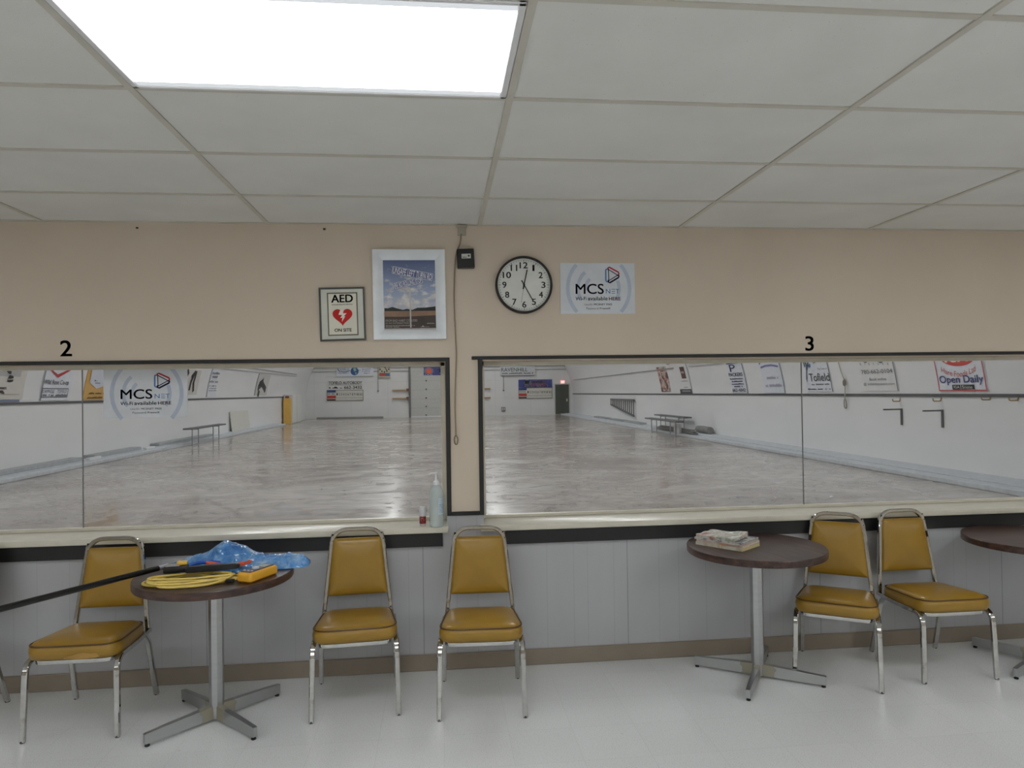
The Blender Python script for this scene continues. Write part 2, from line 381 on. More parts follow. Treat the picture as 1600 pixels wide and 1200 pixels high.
class Flat:
    """plane of a wall: u to the right, v up, d out towards the viewer; rot tilts the thing on the wall"""
    def __init__(s, o, U=(1, 0, 0), N=(0, -1, 0), rot=0.0):
        s.o = Vector(o); s.U0 = Vector(U); s.N = Vector(N); s.V0 = Vector((0, 0, 1))
        c, k = math.cos(rot), math.sin(rot); s.U = s.U0*c+s.V0*k; s.V = s.V0*c-s.U0*k
    def at(s, u, v, d=0.0): return s.o+s.U*u+s.V*v+s.N*d
    def uv(s, x, y): p = onY(x, y, s.o.y)-s.o; return p.dot(s.U), p.dot(s.V)
XR, XL, ZKR, ZKL = 9.25, -8.95, 1.475, 1.53
def bend(t): return 0.12*t+0.09*t*t if t > 0 else 0.0
class SideWall:
    """inner face of a rink side wall, curving in above the rail; side=+1 right, -1 left; u runs to the right as seen from inside"""
    def __init__(s, side): s.side = side
    def at(s, u, v, d=0.0):
        X = XR-bend(v-ZKR)-d if s.side > 0 else XL+bend(v-ZKL)+d
        return Vector((X, -u if s.side > 0 else u, v))
    def uv(s, x, y):
        X = XR if s.side > 0 else XL
        for k in range(6):
            p = onX(x, y, X); X = XR-bend(p.z-ZKR) if s.side > 0 else XL+bend(p.z-ZKL)
        return (-p.y if s.side > 0 else p.y), p.z
def pbox(sf, xl, xr, yt, yb):
    xm, ym = (xl+xr)/2, (yt+yb)/2
    return sf.uv(xl, ym)[0], sf.uv(xm, yb)[1], sf.uv(xr, ym)[0], sf.uv(xm, yt)[1]
def decal(name, sf, shapes, mat, parent, d=0.002, label=None):
    bm = bm_new()
    for V, Fc in shapes:
        vs = [bm.verts.new(sf.at(u, v, d)) for u, v in V]
        for f in Fc:
            try: bm.faces.new([vs[i] for i in f])
            except ValueError: pass
    o = obj(name, bm, mat, parent, smooth=False, world=True)
    if label: o['label'] = label
    return o
def panel(name, sf, u0, v0, u1, v1, mat, d=0.008, parent=None, nu=1, nv=1, d0=0.0005):
    bm = bm_new(); rings = []
    for j in range(nv+1):
        v = v0+(v1-v0)*j/nv
        rings.append([sf.at(u0, v, d0), sf.at(u1, v, d0), sf.at(u1, v, d), sf.at(u0, v, d)])
    loft(bm, rings)
    return obj(name, bm, mat, parent, smooth=nv > 1, world=parent is not None)
def ring_frame(bm, sf, u0, v0, u1, v1, wd, d_in, d_out):
    """mitred picture frame: outer edge at depth d_out, sloping to d_in at the opening"""
    o = [(u0, v0), (u1, v0), (u1, v1), (u0, v1)]; i = [(u0+wd, v0+wd), (u1-wd, v0+wd), (u1-wd, v1-wd), (u0+wd, v1-wd)]
    m = [(u0+wd*.3, v0+wd*.3), (u1-wd*.3, v0+wd*.3), (u1-wd*.3, v1-wd*.3), (u0+wd*.3, v1-wd*.3)]
    L = [[sf.at(*p, 0.0) for p in o], [sf.at(*p, d_out) for p in o], [sf.at(*p, d_out) for p in m], [sf.at(*p, d_in) for p in i], [sf.at(*p, 0.0) for p in i]]
    L.append(L[0]); loft(bm, L, False, False); bmesh.ops.remove_doubles(bm, verts=bm.verts, dist=1e-6)

# ================================================================== THE LOUNGE SHELL
LX, RX, BY = -6.6, 7.8, -6.4          # left wall, right wall, wall behind the camera
GY = WY+0.22                          # glass plane
WT, WB, SB = 1.808, 0.84, 0.805       # window head, sill top, sill underside
CXL, CXR = 0.033, 0.250               # pier between the two windows
WBK = WY+0.25
bm = bm_new(); box(bm, LX, RX, BY, WBK, -0.10, 0.0); struct(obj('floor', bm, FLOORM, smooth=False), 'pale speckled tile floor of the viewing lounge', 'floor')
bm = bm_new(); box(bm, LX, RX, BY, WBK, CEIL, CEIL+0.08)
ceil = struct(obj('ceiling', bm, CEILM, smooth=False), 'white suspended tile ceiling of the viewing lounge', 'ceiling')
bm = bm_new()
gx0, gy0 = -0.9719, 2.3478
for i in range(-5, 8):
    x = gx0+1.22*i
    if LX < x < RX: box(bm, x-0.012, x+0.012, BY, WY, CEIL-0.006, CEIL+0.002)
for j in range(-14, 3):
    y = gy0+0.61*j
    if BY < y < WY: box(bm, LX, RX, y-0.012, y+0.012, CEIL-0.0045, CEIL+0.002)
obj('ceiling_grid', bm, GRIDW, ceil, smooth=False, world=True)
bm = bm_new(); box(bm, LX, RX, WY-0.02, WY, CEIL-0.004, CEIL+0.002); obj('wall_angle', bm, GRIDW, ceil, smooth=False, world=True)

bm = bm_new()
box(bm, LX, RX, WY, WBK, WT, CEIL+0.08); box(bm, CXL, CXR, WY, WBK, 0.9, WT)
box(bm, LX, LX+0.4, WY, WBK, SB, WT); box(bm, RX-0.4, RX, WY, WBK, SB, WT)
wall = struct(obj('wall_back', bm, BEIGE, smooth=False), 'beige painted wall with two long viewing windows', 'wall')
bm = bm_new(); box(bm, LX, RX, WY, WBK, 0.0, SB); box(bm, CXL, CXR, WY, WBK, SB, 0.9)
obj('wainscot', bm, GREYP, wall, smooth=False, world=True)['label'] = 'grey grooved panelling below the windows'
bm = bm_new(); box(bm, LX, RX, WY-0.012, WY, 0.0, 0.095, 0.004, 1); struct(obj('baseboard_back', bm, TAUPE), 'taupe vinyl baseboard under the grey panelling', 'baseboard')
for nm, a in (('wall_left', (LX-0.12, LX, BY, WBK)), ('wall_right', (RX, RX+0.12, BY, WBK)), ('wall_rear', (LX-0.12, RX+0.12, BY-0.12, BY))):
    bm = bm_new(); box(bm, *a, 0, CEIL+0.08); struct(obj(nm, bm, plain((176, 168, 156), .6), smooth=False))

# black trim strips
def strip(nm, label, *bs):
    bm = bm_new()
    for b in bs: box(bm, *b, 0.002, 1)
    return struct(obj(nm, bm, BLACKT), label, 'trim')
f0 = WY-0.010
strip('trim_1', 'black trim strip above the left window', (LX+.4, 0.060, f0, WY, WT-0.004, WT+0.018))
strip('trim_2', 'black trim strip above the right window', (0.190, RX-.4, f0, WY, WT+0.004, WT+0.024))
strip('trim_3', 'black U of trim strips around the pier between the windows', (0.034, 0.060, f0-.001, WY, 0.897, WT), (0.226, 0.252, f0-.001, WY, 0.897, WT+.005), (0.060, 0.226, f0-.001, WY, 0.897, 0.920))
strip('trim_4', 'black board under the left window sill', (LX, 0.006, WY-0.022, WY, 0.724, SB))
strip('trim_5', 'black board under the right window sill', (0.376, RX, WY-0.022, WY, 0.722, SB))

# windows: frame, sill, panes
def window(nm, label, x0, x1, sx0, sx1, joint):
    root = empty(nm, ((x0+x1)/2, GY, WB)); struct(root, label, 'window')
    bm = bm_new()
    for a in ((x0, x0+0.026, GY-0.03, GY+0.02, WB, WT), (x1-0.026, x1, GY-0.03, GY+0.02, WB, WT),
              (x0, x1, GY-0.03, GY+0.02, WT-0.024, WT), (x0, x1, GY-0.02, GY+0.02, WB, WB+0.018)): box(bm, *a, 0.002, 1)
    obj('window_frame', bm, CREAM, root, world=True)
    bm = bm_new(); box(bm, sx0, sx1, WY-0.045, WBK, SB, WB, 0.006, 2); obj('window_sill', bm, CREAM, root, world=True)
    a, b = x0+0.02, x1-0.02
    for p, q in ((a, joint-0.002), (joint+0.002, b)):
        bm = bm_new(); box(bm, p, q, GY-0.003, GY+0.003, WB+0.012, WT-0.018); obj('pane', bm, GLASS, root, smooth=False, world=True)
    bm = bm_new(); box(bm, joint-0.002, joint+0.002, GY-0.004, GY+0.004, WB+0.012, WT-0.018); obj('glass_joint', bm, plain((120, 122, 120), 0.4), root, smooth=False, world=True)
window('window_1', 'long left viewing window onto the rink', LX+.4, CXL, LX+.4, 0.040, onY(129.5, 700, GY).x)
window('window_2', 'long right viewing window onto the rink', CXR, RX-.4, 0.228, RX-.4, onY(1254, 690, GY).x)

# ceiling lamps (2 ft x 4 ft troffers in the grid)
def troffer(i, j, label, group=None):
    x0, x1 = gx0+1.22*i+0.014, gx0+1.22*(i+1)-0.014; y1 = gy0+0.61*j-0.014; y0 = y1-0.61+0.028
    r = empty('ceiling_light', ((x0+x1)/2, (y0+y1)/2, CEIL)); tag(r, label, 'ceiling light', group)
    bm = bm_new()
    for a in ((x0, x0+.022, y0, y1), (x1-.022, x1, y0, y1), (x0, x1, y0, y0+.016), (x0, x1, y1-.016, y1)): box(bm, *a, CEIL-0.010, CEIL-0.0005, 0.003, 1)
    obj('frame', bm, WHITE, r, world=True)
    bm = bm_new(); box(bm, x0+.02, x1-.02, y0+.045, y1-.045, CEIL-0.006, CEIL-0.001); obj('diffuser', bm, DIFFUSER, r, smooth=False, world=True)
    for ya, yb in ((y0+.014, y0+.045), (y1-.045, y1-.014)):  # dimmer border strips stand in for the diffuser's falloff towards its edges
        bm = bm_new(); box(bm, x0+.02, x1-.02, ya, yb, CEIL-0.006, CEIL-0.001); obj('lens_edge', bm, LENSFALLOFF, r, smooth=False, world=True)
troffer(0, 0, 'bright fluorescent ceiling panel in the tile grid above the left window')
for i, j in [(-3, 0), (3, 0), (6, 0)]+[(i, j) for j in (-5, -8, -11) for i in (-4, -2, 0, 2, 4, 6)]:  # unseen extra panels, added to light the lounge, mostly from behind the camera
    troffer(i, j, 'fluorescent ceiling panel added to light the lounge, outside the picture', 'added lounge ceiling panels outside the picture')

# ================================================================== THE RINK SHELL
EY = 48.3; RY0 = WBK
bm = bm_new(); box(bm, XL-0.1, XR+0.1, RY0, EY+0.1, -0.12, 0.0); struct(obj('floor_rink', bm, RFLOOR, smooth=False), 'worn mottled concrete rink floor beyond the windows', 'floor')
def profile(side):
    zk = ZKR if side > 0 else ZKL; X = XR if side > 0 else XL; mid = (XR+XL)/2; half = (XR-XL)/2
    P = [(0, 0), (0, zk)]+[(bend(t), zk+t) for t in [0.3*k for k in range(1, 11)]]
    P += [(1.75, zk+3.75), (2.6, 6.05), (4.0, 7.0), (6.3, 7.85), (half, 8.2)]
    return [(X-side*o, z) for o, z in P]
for side, nm in ((1, 'wall_rink_right'), (-1, 'wall_rink_left')):
    bm = bm_new(); pr = profile(side); ou = [(x+side*0.12, z+0.02) for x, z in pr]
    loop = pr+ou[::-1]
    loft(bm, [[(x, y, z) for x, z in loop] for y in (RY0, EY+.1)])
    struct(obj(nm, bm, RWALL, sharp=25), 'white curved %s side wall of the rink' % ('right' if side > 0 else 'left'), 'wall')
bm = bm_new(); box(bm, XL-.1, XR+.1, EY, EY+0.15, 0, 8.4); struct(obj('wall_rink_end', bm, EWALL, smooth=False), 'white far end wall of the rink', 'wall')
bm = bm_new(); box(bm, XL-.1, LX-.0, RY0-.02, RY0+.1, 0, 8.4); box(bm, RX, XR+.1, RY0-.02, RY0+.1, 0, 8.4); box(bm, LX, RX, RY0-.02, RY0+.1, CEIL+.08, 8.4)
struct(obj('wall_rink_near', bm, RWALL, smooth=False))
DARKR = plain((62, 64, 70), 0.5)
for side, nm in ((1, 'trim_6'), (-1, 'trim_7')):
    zk = ZKR-0.03 if side > 0 else ZKL; X = XR if side > 0 else XL; y1 = EY if side > 0 else EY-2.6
    bm = bm_new(); box(bm, min(X, X-side*.03), max(X, X-side*.03), RY0+.1, y1, zk-0.028, zk+0.028)
    struct(obj(nm, bm, DARKR, smooth=False), 'dark rail strip along the %s rink wall' % ('right' if side > 0 else 'left'), 'trim')
CONC = plain((190, 195, 200), 0.6, var=0.10); GREYW = plain((176, 180, 184), 0.6, var=0.1)
bm = bm_new(); box(bm, 8.33, XR, RY0+.1, EY, 0, 0.085, 0.01, 1); box(bm, 8.62, XR, RY0+.1, EY, 0.085, 0.105, 0.005, 1)
struct(obj('trim_8', bm, CONC), 'low grey painted ledge along the right rink wall', 'trim')
bm = bm_new(); box(bm, XL, -8.36, RY0+.1, EY-9, 0, 0.085, 0.01, 1); box(bm, XL, -8.62, RY0+.1, EY-9, 0.085, 0.105, 0.005, 1)
struct(obj('trim_9', bm, CONC), 'low grey painted ledge along the left rink wall', 'trim')
bm = bm_new(); box(bm, XL+.4, XR-.6, EY-.12, EY, 3.42, 3.56); box(bm, XL+.2, XR-.4, EY-.05, EY, 3.15, 3.20)
struct(obj('trim_10', bm, plain((150, 150, 148), .6), smooth=False), 'grey steel beam across the top of the far end wall', 'trim')

# unseen strip lights added under the vault to light the rink
for X, z in ((-2.9, 7.35), (3.2, 7.35)):
    for k in range(7):
        y = 8.5+k*5.9
        r = empty('added_strip_light', (X, y, z)); tag(r, 'fluorescent strip light added under the vault to light the rink, outside the picture', 'strip light', 'added rink strip lights outside the picture')
        bm = bm_new(); box(bm, -.20, .20, -1.25, 1.25, 0.0, 0.10, .01, 1); obj('housing', bm, WHITE, r)
        bm = bm_new(); box(bm, -.17, .17, -1.22, 1.22, -0.03, 0.0); obj('lamp_cover', bm, TUBE, r, smooth=False)

# ================================================================== CHAIRS
def rounded(pts, rads, k=6):
    P = [Vector((p[0], p[1])) for p in pts]; out = []
    for i in range(len(P)):
        a = (P[i-1]-P[i]).normalized(); b = (P[(i+1) % len(P)]-P[i]).normalized(); r = rads[i]
        A, B = P[i]+a*r, P[i]+b*r
        for j in range(k+1):
            t = j/k; out.append(A*(1-t)**2+P[i]*2*t*(1-t)+B*t*t)
    res = []                                   # subdivide the long sides so that the dome reads soft
    for i in range(len(out)):
        a, b = out[i], out[(i+1) % len(out)]; n = max(1, int((b-a).length/0.045))
        res += [a.lerp(b, q/n) for q in range(n)]
    return res
def offs(out, d):
    n = len(out); res = []
    for i in range(n):
        t = (out[(i+1) % n]-out[i-1]).normalized(); nn = Vector((-t.y, t.x)); res.append(out[i]+nn*d)
    return res
def scl(out, s):
    c = sum(out, Vector((0, 0)))/len(out); return [c+(p-c)*s for p in out]
GLIDE = plain((74, 74, 72), .6)
def make_chair():
    root = empty('dining_chair', (0, 0, 0))
    # seat cushion, facing -y
    so = rounded([(-.212, -.245), (.212, -.245), (.180, .170), (-.180, .170)], [.095, .095, .06, .06])
    L = [(offs(so, .022), .393), (offs(so, .004), .397), (offs(so, -.004), .412), (offs(so, -.007), .434), (offs(so, -.003), .452), (offs(so, .004), .461),
         (offs(so, .012), .469), (scl(so, .86), .478), (scl(so, .70), .484), (scl(so, .5), .488), (scl(so, .25), .490)]
    sl = lambda y: -.016-.062*(y+.245)            # the seat slopes down towards the back
    bm = bm_new(); loft(bm, [[(p.x, p.y, z+sl(p.y)) for p in o] for o, z in L]); seat = obj('seat', bm, VINYL, root, sharp=60)
    bm = bm_new(); sweep(bm, [(p.x, p.y, .462+sl(p.y)) for p in offs(so, .000)], circ(.0042, 6), closed=True); obj('piping', bm, plain((92, 62, 18), .4), seat)
    # backrest pad in the leaning plane of the back
    def bk(x, h, d=0.0):
        y0, z0, y1, z1 = .188, .415, .243, .862; l = math.hypot(y1-y0, z1-z0); ty, tz = (y1-y0)/l, (z1-z0)/l
        return (x, y0+ty*h-tz*d, z0+tz*h+ty*d)
    po = rounded([(-.164, .082), (.164, .082), (.133, .396), (-.133, .396)], [.009, .009, .014, .014], 3)
    L = [(scl(po, .35), -.018), (scl(po, .75), -.016), (scl(po, .94), -.012), (scl(po, .988), -.006), (po, .002), (scl(po, .993), .010), (scl(po, .96), .019), (scl(po, .89), .025), (scl(po, .72), .030), (scl(po, .4), .033)]
    bm = bm_new(); loft(bm, [[bk(p.x, p.y, d) for p in o] for o, d in L]); obj('backrest', bm, VINYL, root, sharp=60)
    # back frame: one bent square tube
    path = fillet([bk(-.187, -.055), bk(-.143, .37), bk(-.126, .443), bk(.126, .443), bk(.143, .37), bk(.187, -.055)], [.05, .075, .075, .05], 7)
    bm = bm_new(); sweep(bm, path, sq(.022, .022), up=Vector((0, -1, 0))); obj('back_frame', bm, CHROME, root)
    # seat frame
    fo = offs(so, .030); bm = bm_new(); sweep(bm, [(p.x, p.y, .381+sl(p.y)) for p in fo], sq(.016, .022, .003), closed=True); obj('seat_frame', bm, CHROME, root)
    for s in (-1, 1):
        bm = bm_new()
        sweep(bm, fillet([(s*.213, -.240, .004), (s*.205, -.225, .372), (s*.198, .02, .364), (s*.196, .178, .372)], [.07, .03], 7), sq(.022, .026), up=Vector((s, 0, 0)))
        lg = obj('leg', bm, CHROME, root)
        bm = bm_new(); lathe(bm, [(.011, 0), (.0125, .004), (.012, .010), (.010, .013)], 10, (s*.213, -.240, 0)); obj('glide', bm, GLIDE, lg)
        bm = bm_new()
        sweep(bm, fillet([(s*.207, .240, .004), (s*.197, .155, .33), (s*.194, .12, .366)], [.03], 5), sq(.022, .026), up=Vector((s, 0, 0)))
        lg = obj('leg', bm, CHROME, root)
        bm = bm_new(); lathe(bm, [(.011, 0), (.0125, .004), (.012, .010), (.010, .013)], 10, (s*.207, .240, 0)); obj('glide', bm, RUBBER, lg)
    return root
chair0 = make_chair(); first = True
for x, y, rz, label in ((-1.762, 3.785, 0.0, 'mustard vinyl and chrome chair with torn seat front, left of the cluttered table'),
                        (-0.456, 3.822, 0.075, 'mustard vinyl chrome chair just right of the table with the blue bag'),
                        (0.200, 3.738, -0.045, 'mustard vinyl chrome chair standing alone below the pier between the windows'),
                        (2.247, 3.825, -0.56, 'turned mustard vinyl chair partly behind the table with the magazines'),
                        (2.814, 3.830, 0.0, 'rightmost mustard vinyl chrome chair, beside the cut-off table'),
                        (-2.60, 3.885, -0.36, 'chair at the left picture edge, only one chrome rear leg showing')):
    c = chair0 if first else copy_tree(chair0)
    if first: torn_chair = c
    c.location = (x, y, 0); c.rotation_euler = (0, 0, rz); tag(c, label, 'chair', 'mustard vinyl dining chairs'); first = False
# torn vinyl on the first chair's seat front
bm = bm_new()
pts = [(x, z-.016) for x, z in ((-.02, .404), (.03, .400), (.08, .400), (.125, .403), (.150, .412), (.135, .423), (.105, .424), (.075, .430), (.045, .427), (.02, .418), (-.015, .414))]
ri = [[], []]
for x, z in pts:
    yy = -.2515 if x < .10 else -.2515+(x-.10)**2*7.0
    ri[0].append((x, yy+.012, z)); ri[1].append((x, yy-.0035, z))
loft(bm, ri); seatA = [o for o in torn_chair.children if o.name.startswith('seat') and 'frame' not in o.name][0]
obj('torn_patch', bm, plain((168, 132, 70), .8, var=.2), seatA)['label'] = 'tan torn patch in the vinyl'

# ================================================================== TABLES
TH = 0.735
def make_table():
    root = empty('pedestal_table', (0, 0, 0))
    bm = bm_new(); lathe(bm, [(.05, TH-.040), (.36, TH-.040), (.374, TH-.038), (.3765, TH-.034), (.3765, TH-.004), (.374, TH-.0005), (.370, TH), (.05, TH)], 72); obj('tabletop', bm, WALNUT, root)
    bm = bm_new(); oc = [(.0355*math.cos(PI/8+i*PI/4), .0355*math.sin(PI/8+i*PI/4)) for i in range(8)]
    loft(bm, [[(a*k, b*k, z) for a, b in oc] for z, k in ((.012, .86), (.06, .92), (.12, 1.0), (TH-.06, 1.0), (TH-.052, 1.0))]); obj('column', bm, STEEL, root, sharp=20)
    bm = bm_new(); box(bm, -.13, .13, -.13, .13, TH-.055, TH-.0402, .006, 1); obj('mounting_plate', bm, BLACK, root)
    for k in range(4):
        bm = bm_new()
        loft(bm, [[(x, -w_, z0), (x, w_, z0), (x, w_, z1), (x, -w_, z1)] for x, w_, z0, z1 in ((.026, .016, .014, .076), (.10, .015, .014, .073), (.345, .011, .014, .062), (.352, .010, .016, .060))])
        a = obj('foot_arm', bm, ARM, root); a.rotation_euler = (0, 0, PI/4+k*PI/2)
        bm = bm_new(); lathe(bm, [(.010, 0), (.012, .003), (.011, .008), (.006, .010), (.006, .0155)], 12, (.338, 0, 0)); obj('glide', bm, RUBBER, a)
    return root
t0 = make_table()
tabs = []
for i, (x, y, rz, label) in enumerate(((-1.132, 3.675, 0.0, 'round walnut pedestal table under the blue plastic bag and tools'),
                        (1.757, 3.805, -0.576-PI/4, 'round walnut pedestal table holding a stack of magazines'),
                        (3.43, 3.745, 0.506-PI/4, 'round walnut pedestal table cut off by the right picture edge'))):
    t = t0 if i == 0 else copy_tree(t0); t.location = (x, y, 0); t.rotation_euler = (0, 0, rz); tag(t, label, 'table', 'walnut pedestal tables'); tabs.append(t)

# ------------------------------------------------------------------ things on the left table
# yellow extension cord in flat loops
YC = plain((228, 202, 108), .45)
rr = random.Random(3); pts = []
ca, cb = onZ(322, 912, TH), onZ(322, 896, TH)
N = 7
for k in range(N):
    z = TH+.006+.004*(k % 6)+rr.uniform(0, .002)
    cx = -1.195+rr.uniform(-.02, .02); cy = 3.485+rr.uniform(-.012, .02); a = .205+rr.uniform(-.06, .025); b = .040+.085*((k*3) % N)/(N-1)
    for j in range(10):
        th = 2*PI*j/10+PI/2
        x = cx+a*math.cos(th)*(1 if math.cos(th) < 0 else 1.08); y = cy+b*math.sin(th)+.10*(x+1.1)
        pts.append((x+rr.uniform(-.012, .012), y+rr.uniform(-.010, .010), z+rr.uniform(0, .005)))
bm = bm_new(); tube(bm, smooth_path(pts, 5), .0052, 7)
cord = tag(obj('extension_cord', bm, YC), 'yellow extension cord coiled on the left round table', 'cord')
bm = bm_new(); box(bm, -1.02, -.975, 3.437, 3.455, TH+.004, TH+.020, .004, 1); obj('plug', bm, BLACK, cord, world=True)
# blue plastic bag
def bag():
    bm = bm_new(); rings = []; K = 44; J = 26; rr = random.Random(11)
    out = [(262, 884, .03), (272, 879, .05), (285, 874, .07), (308, 866, .085), (330, 858, .10), (344, 848, .115), (353, 845, .12), (372, 848, .12), (390, 858, .115), (405, 865, .105), (430, 866, .085), (460, 865, .07), (476, 868, .055), (483, 875, .03)]
    sp = []
    for px, py, dd in out:
        p_ = onY(px, py, 3.745); sp.append((p_.x, max(.012, p_.z-TH-.004), dd, 3.745))
    def samp(x):
        for a, b in zip(sp, sp[1:]):
            if x <= b[0]:
                t = (x-a[0])/(b[0]-a[0]); t = t*t*(3-2*t) if False else t
                return [a[q]*(1-t)+b[q]*t for q in (1, 2, 3)]
        return sp[-1][1:]
    from mathutils import noise as nz
    for i in range(K+1):
        x = sp[0][0]+(sp[-1][0]-sp[0][0])*i/K; h, d, yc = samp(x); ring = []
        for j in range(J):
            th = 2*PI*j/J; c, s = math.cos(th), math.sin(th)
            y = yc+d*c*(1-.25*max(0, s)); z = TH+.003+(h*(max(0, s)**1.15) if s > 0 else .0)
            n = nz.noise(Vector((x*26, y*26, z*30)))*.011+nz.noise(Vector((x*60, y*60, z*60)))*.005
            if s > .05: z += n*1.0; y += n*.9
            else: y += n*.6
            ring.append((x+n*.5, y, max(z, TH+.002)))
        rings.append(ring)
    loft(bm, rings); return bm
blue = tag(obj('plastic_bag', bag(), m_bag(), sharp=80), 'crumpled translucent blue plastic bag heaped on the left round table', 'bag')
# orange cable
rr = random.Random(5); pts = []
for k in range(3):
    for j in range(7):
        th = 2*PI*j/7; pts.append((-1.045+.105*math.cos(th)+rr.uniform(-.01, .01), 3.598+.018*math.sin(th)+rr.uniform(-.005, .005), TH+.052+.004*k+.01*math.cos(th*2)))
bm = bm_new(); tube(bm, smooth_path(pts, 4), .0042, 6); tag(obj('orange_cable', bm, plain((214, 92, 58), .5)), 'thin orange cable bundled in front of the blue bag', 'cable')
# black hand tool lying on the cord
a, b = Vector((-1.225, 3.525, TH+.052)), Vector((-.985, 3.565, TH+.056))
bm = bm_new(); ax = (b-a).normalized(); side = ax.cross(Vector((0, 0, 1))).normalized()
loft(bm, [[tuple(a.lerp(b, t)+side*u*w_+Vector((0, 0, v*h_))) for u, v in ((-1, -1), (1, -1), (1.0, .6), (.6, 1), (-.6, 1), (-1, .6))] for t, w_, h_ in ((0, .010, .010), (.04, .016, .014), (.5, .022, .014), (.93, .019, .013), (1, .012, .009))])
tool = tag(obj('black_tool_handle', bm, plain((30, 32, 38), .35)), 'long black tool handle lying across the yellow cord', 'tool')
# cable tester: black box with grey face and yellow key
tr = empty('cable_tester', (-1.275, 3.545, TH+.040), 0.15); tag(tr, 'small black tester box with yellow key at the left end of the cord coil', 'tester')
bm = bm_new(); box(bm, -.052, .052, -.03, .03, 0, .030, .005, 2); obj('body', bm, BLACK, tr)
bm = bm_new(); box(bm, -.046, .020, -.024, .024, .0295, .034, .002, 1); obj('face', bm, plain((150, 146, 150), .4), tr)
bm = bm_new(); box(bm, .002, .05, -.004, .026, .0300, .048, .006, 2); obj('key', bm, plain((232, 186, 70), .4), tr)
bm = bm_new(); tube(bm, smooth_path([(-1.235, 3.62, TH+.05), (-1.19, 3.615, TH+.064), (-1.14, 3.625, TH+.062), (-1.10, 3.66, TH+.048)], 5), .010, 8)
tag(obj('pliers_handle', bm, plain((28, 86, 190), .35)), 'bright blue tool handle sticking out between tester and bag', 'tool')
# multimeter
mr = empty('multimeter', (-.888, 3.522, TH+.001), 1.10); tag(mr, 'yellow handheld multimeter at the front edge of the left round table', 'meter')
MY = plain((224, 166, 46), .4)
bm = bm_new(); lo = rounded([(-.098, -.043), (.098, -.043), (.098, .043), (-.098, .043)], [.016]*4, 4)
loft(bm, [[(p.x, p.y, z) for p in o] for o, z in ((offs(lo, .008), 0), (lo, .008), (lo, .034), (offs(lo, .005), .043), (offs(lo, .010), .046))]); obj('case', bm, MY, mr)
bm = bm_new(); lo2 = offs(lo, .012); loft(bm, [[(p.x*.96, p.y*.92, z) for p in lo2] for z in (.045, .0485)]); fc = obj('face', bm, plain((36, 42, 74), .35), mr)
bm = bm_new(); box(bm, .020, .070, -.022, .022, .0484, .0500, .002, 1); obj('display', bm, plain((150, 158, 150), .3), fc)
bm = bm_new(); lathe(bm, [(.016, .0484), (.017, .050), (.016, .0565), (.004, .0570)], 20, (-.015, 0, 0)); obj('dial', bm, plain((196, 200, 210), .4), fc)
for k in range(3):
    bm = bm_new(); lathe(bm, [(.0055, .0484), (.0055, .0525), (.002, .0526)], 12, (-.065, -.022+.022*k, 0)); obj('jack', bm, plain((190, 190, 200), .4), fc)
# black pole leaning in from the left
p1 = onY(247, 888, 3.62); p0 = onY(-120, 982.5, 2.80); dv = (p1-p0).normalized()
bm = bm_new(); tube(bm, [p0, p1], .0135, 14); pole = tag(obj('pole', bm, plain((14, 14, 15), .25)), 'long black pole reaching in from the left edge onto the table', 'pole')
bm = bm_new(); tube(bm, [p1-dv*.002, p1+dv*.055], .0115, 14); obj('pole_tip', bm, plain((176, 178, 180), .3, .6), pole, world=True)['label'] = 'grey metal tip'

# ------------------------------------------------------------------ magazines on the middle table
mc = Vector((1.608, 3.838, TH))
specs = [(0, 0, .285, .205, .018, 0.0, ((214, 200, 150)), 'thick cream paperback at the bottom of the magazine stack', (.62, .55, .35), (.5, .42, .25), 9),
         (.004, .004, .280, .205, .011, .03, ((222, 214, 196)), 'pale magazine with a red spine, second from the bottom', (.55, .12, .08), (.6, .3, .2), 7),
         (-.004, .006, .282, .210, .006, -.02, ((198, 190, 186)), 'white magazine in the middle of the stack', (.6, .58, .56), (.4, .3, .3), 8),
         (-.002, .012, .284, .21, .006, .035, ((176, 178, 172)), 'dark covered magazine under the crumpled top one', (.03, .03, .045), (.08, .09, .14), 9)]
z = TH+.0005; base_rot = -0.905
for dx, dy, lw, ld, th, rz, pg, label, ca_, cb_, sc in specs:
    r = empty('magazine', (mc.x+dx, mc.y+dy, z), base_rot+rz); tag(r, label, 'magazine', 'magazines stacked on the middle table')
    bm = bm_new(); box(bm, -lw/2+.002, lw/2-.002, -ld/2+.002, ld/2-.002, .0008, th-.0008); obj('pages', bm, plain(pg, .7), r, smooth=False)
    bm = bm_new(); box(bm, -lw/2, lw/2, -ld/2, ld/2, th-.0009, th); box(bm, -lw/2, lw/2, -ld/2, ld/2, 0, .0009); box(bm, -lw/2, lw/2, -ld/2-.0006, -ld/2+.0004, 0, th)
    obj('cover', bm, m_mag(ca_, cb_, sc), r, smooth=False); z += th+.0004
from mathutils import noise as nz
bm = bm_new(); n1, n2 = 26, 18; rings = []
for i in range(n1+1):
    row = []
    for j in range(n2+1):
        x = -.115+.23*i/n1; y = -.085+.17*j/n2; row.append((x, y, .010+.010*nz.noise(Vector((x*14, y*18, 1)))+.012*(i/n1)*(j/n2)+.006))
    rings.append(row)
top = [[bm.verts.new(p) for p in r] for r in rings]; bot = [[bm.verts.new((p[0], p[1], .001 if 0 < i < n1 else p[2]*.25)) for p in r] for i, r in enumerate(rings)]
for i in range(n1):
    for j in range(n2):
        bm.faces.new((top[i][j], top[i+1][j], top[i+1][j+1], top[i][j+1])); bm.faces.new((bot[i][j], bot[i][j+1], bot[i+1][j+1], bot[i+1][j]))
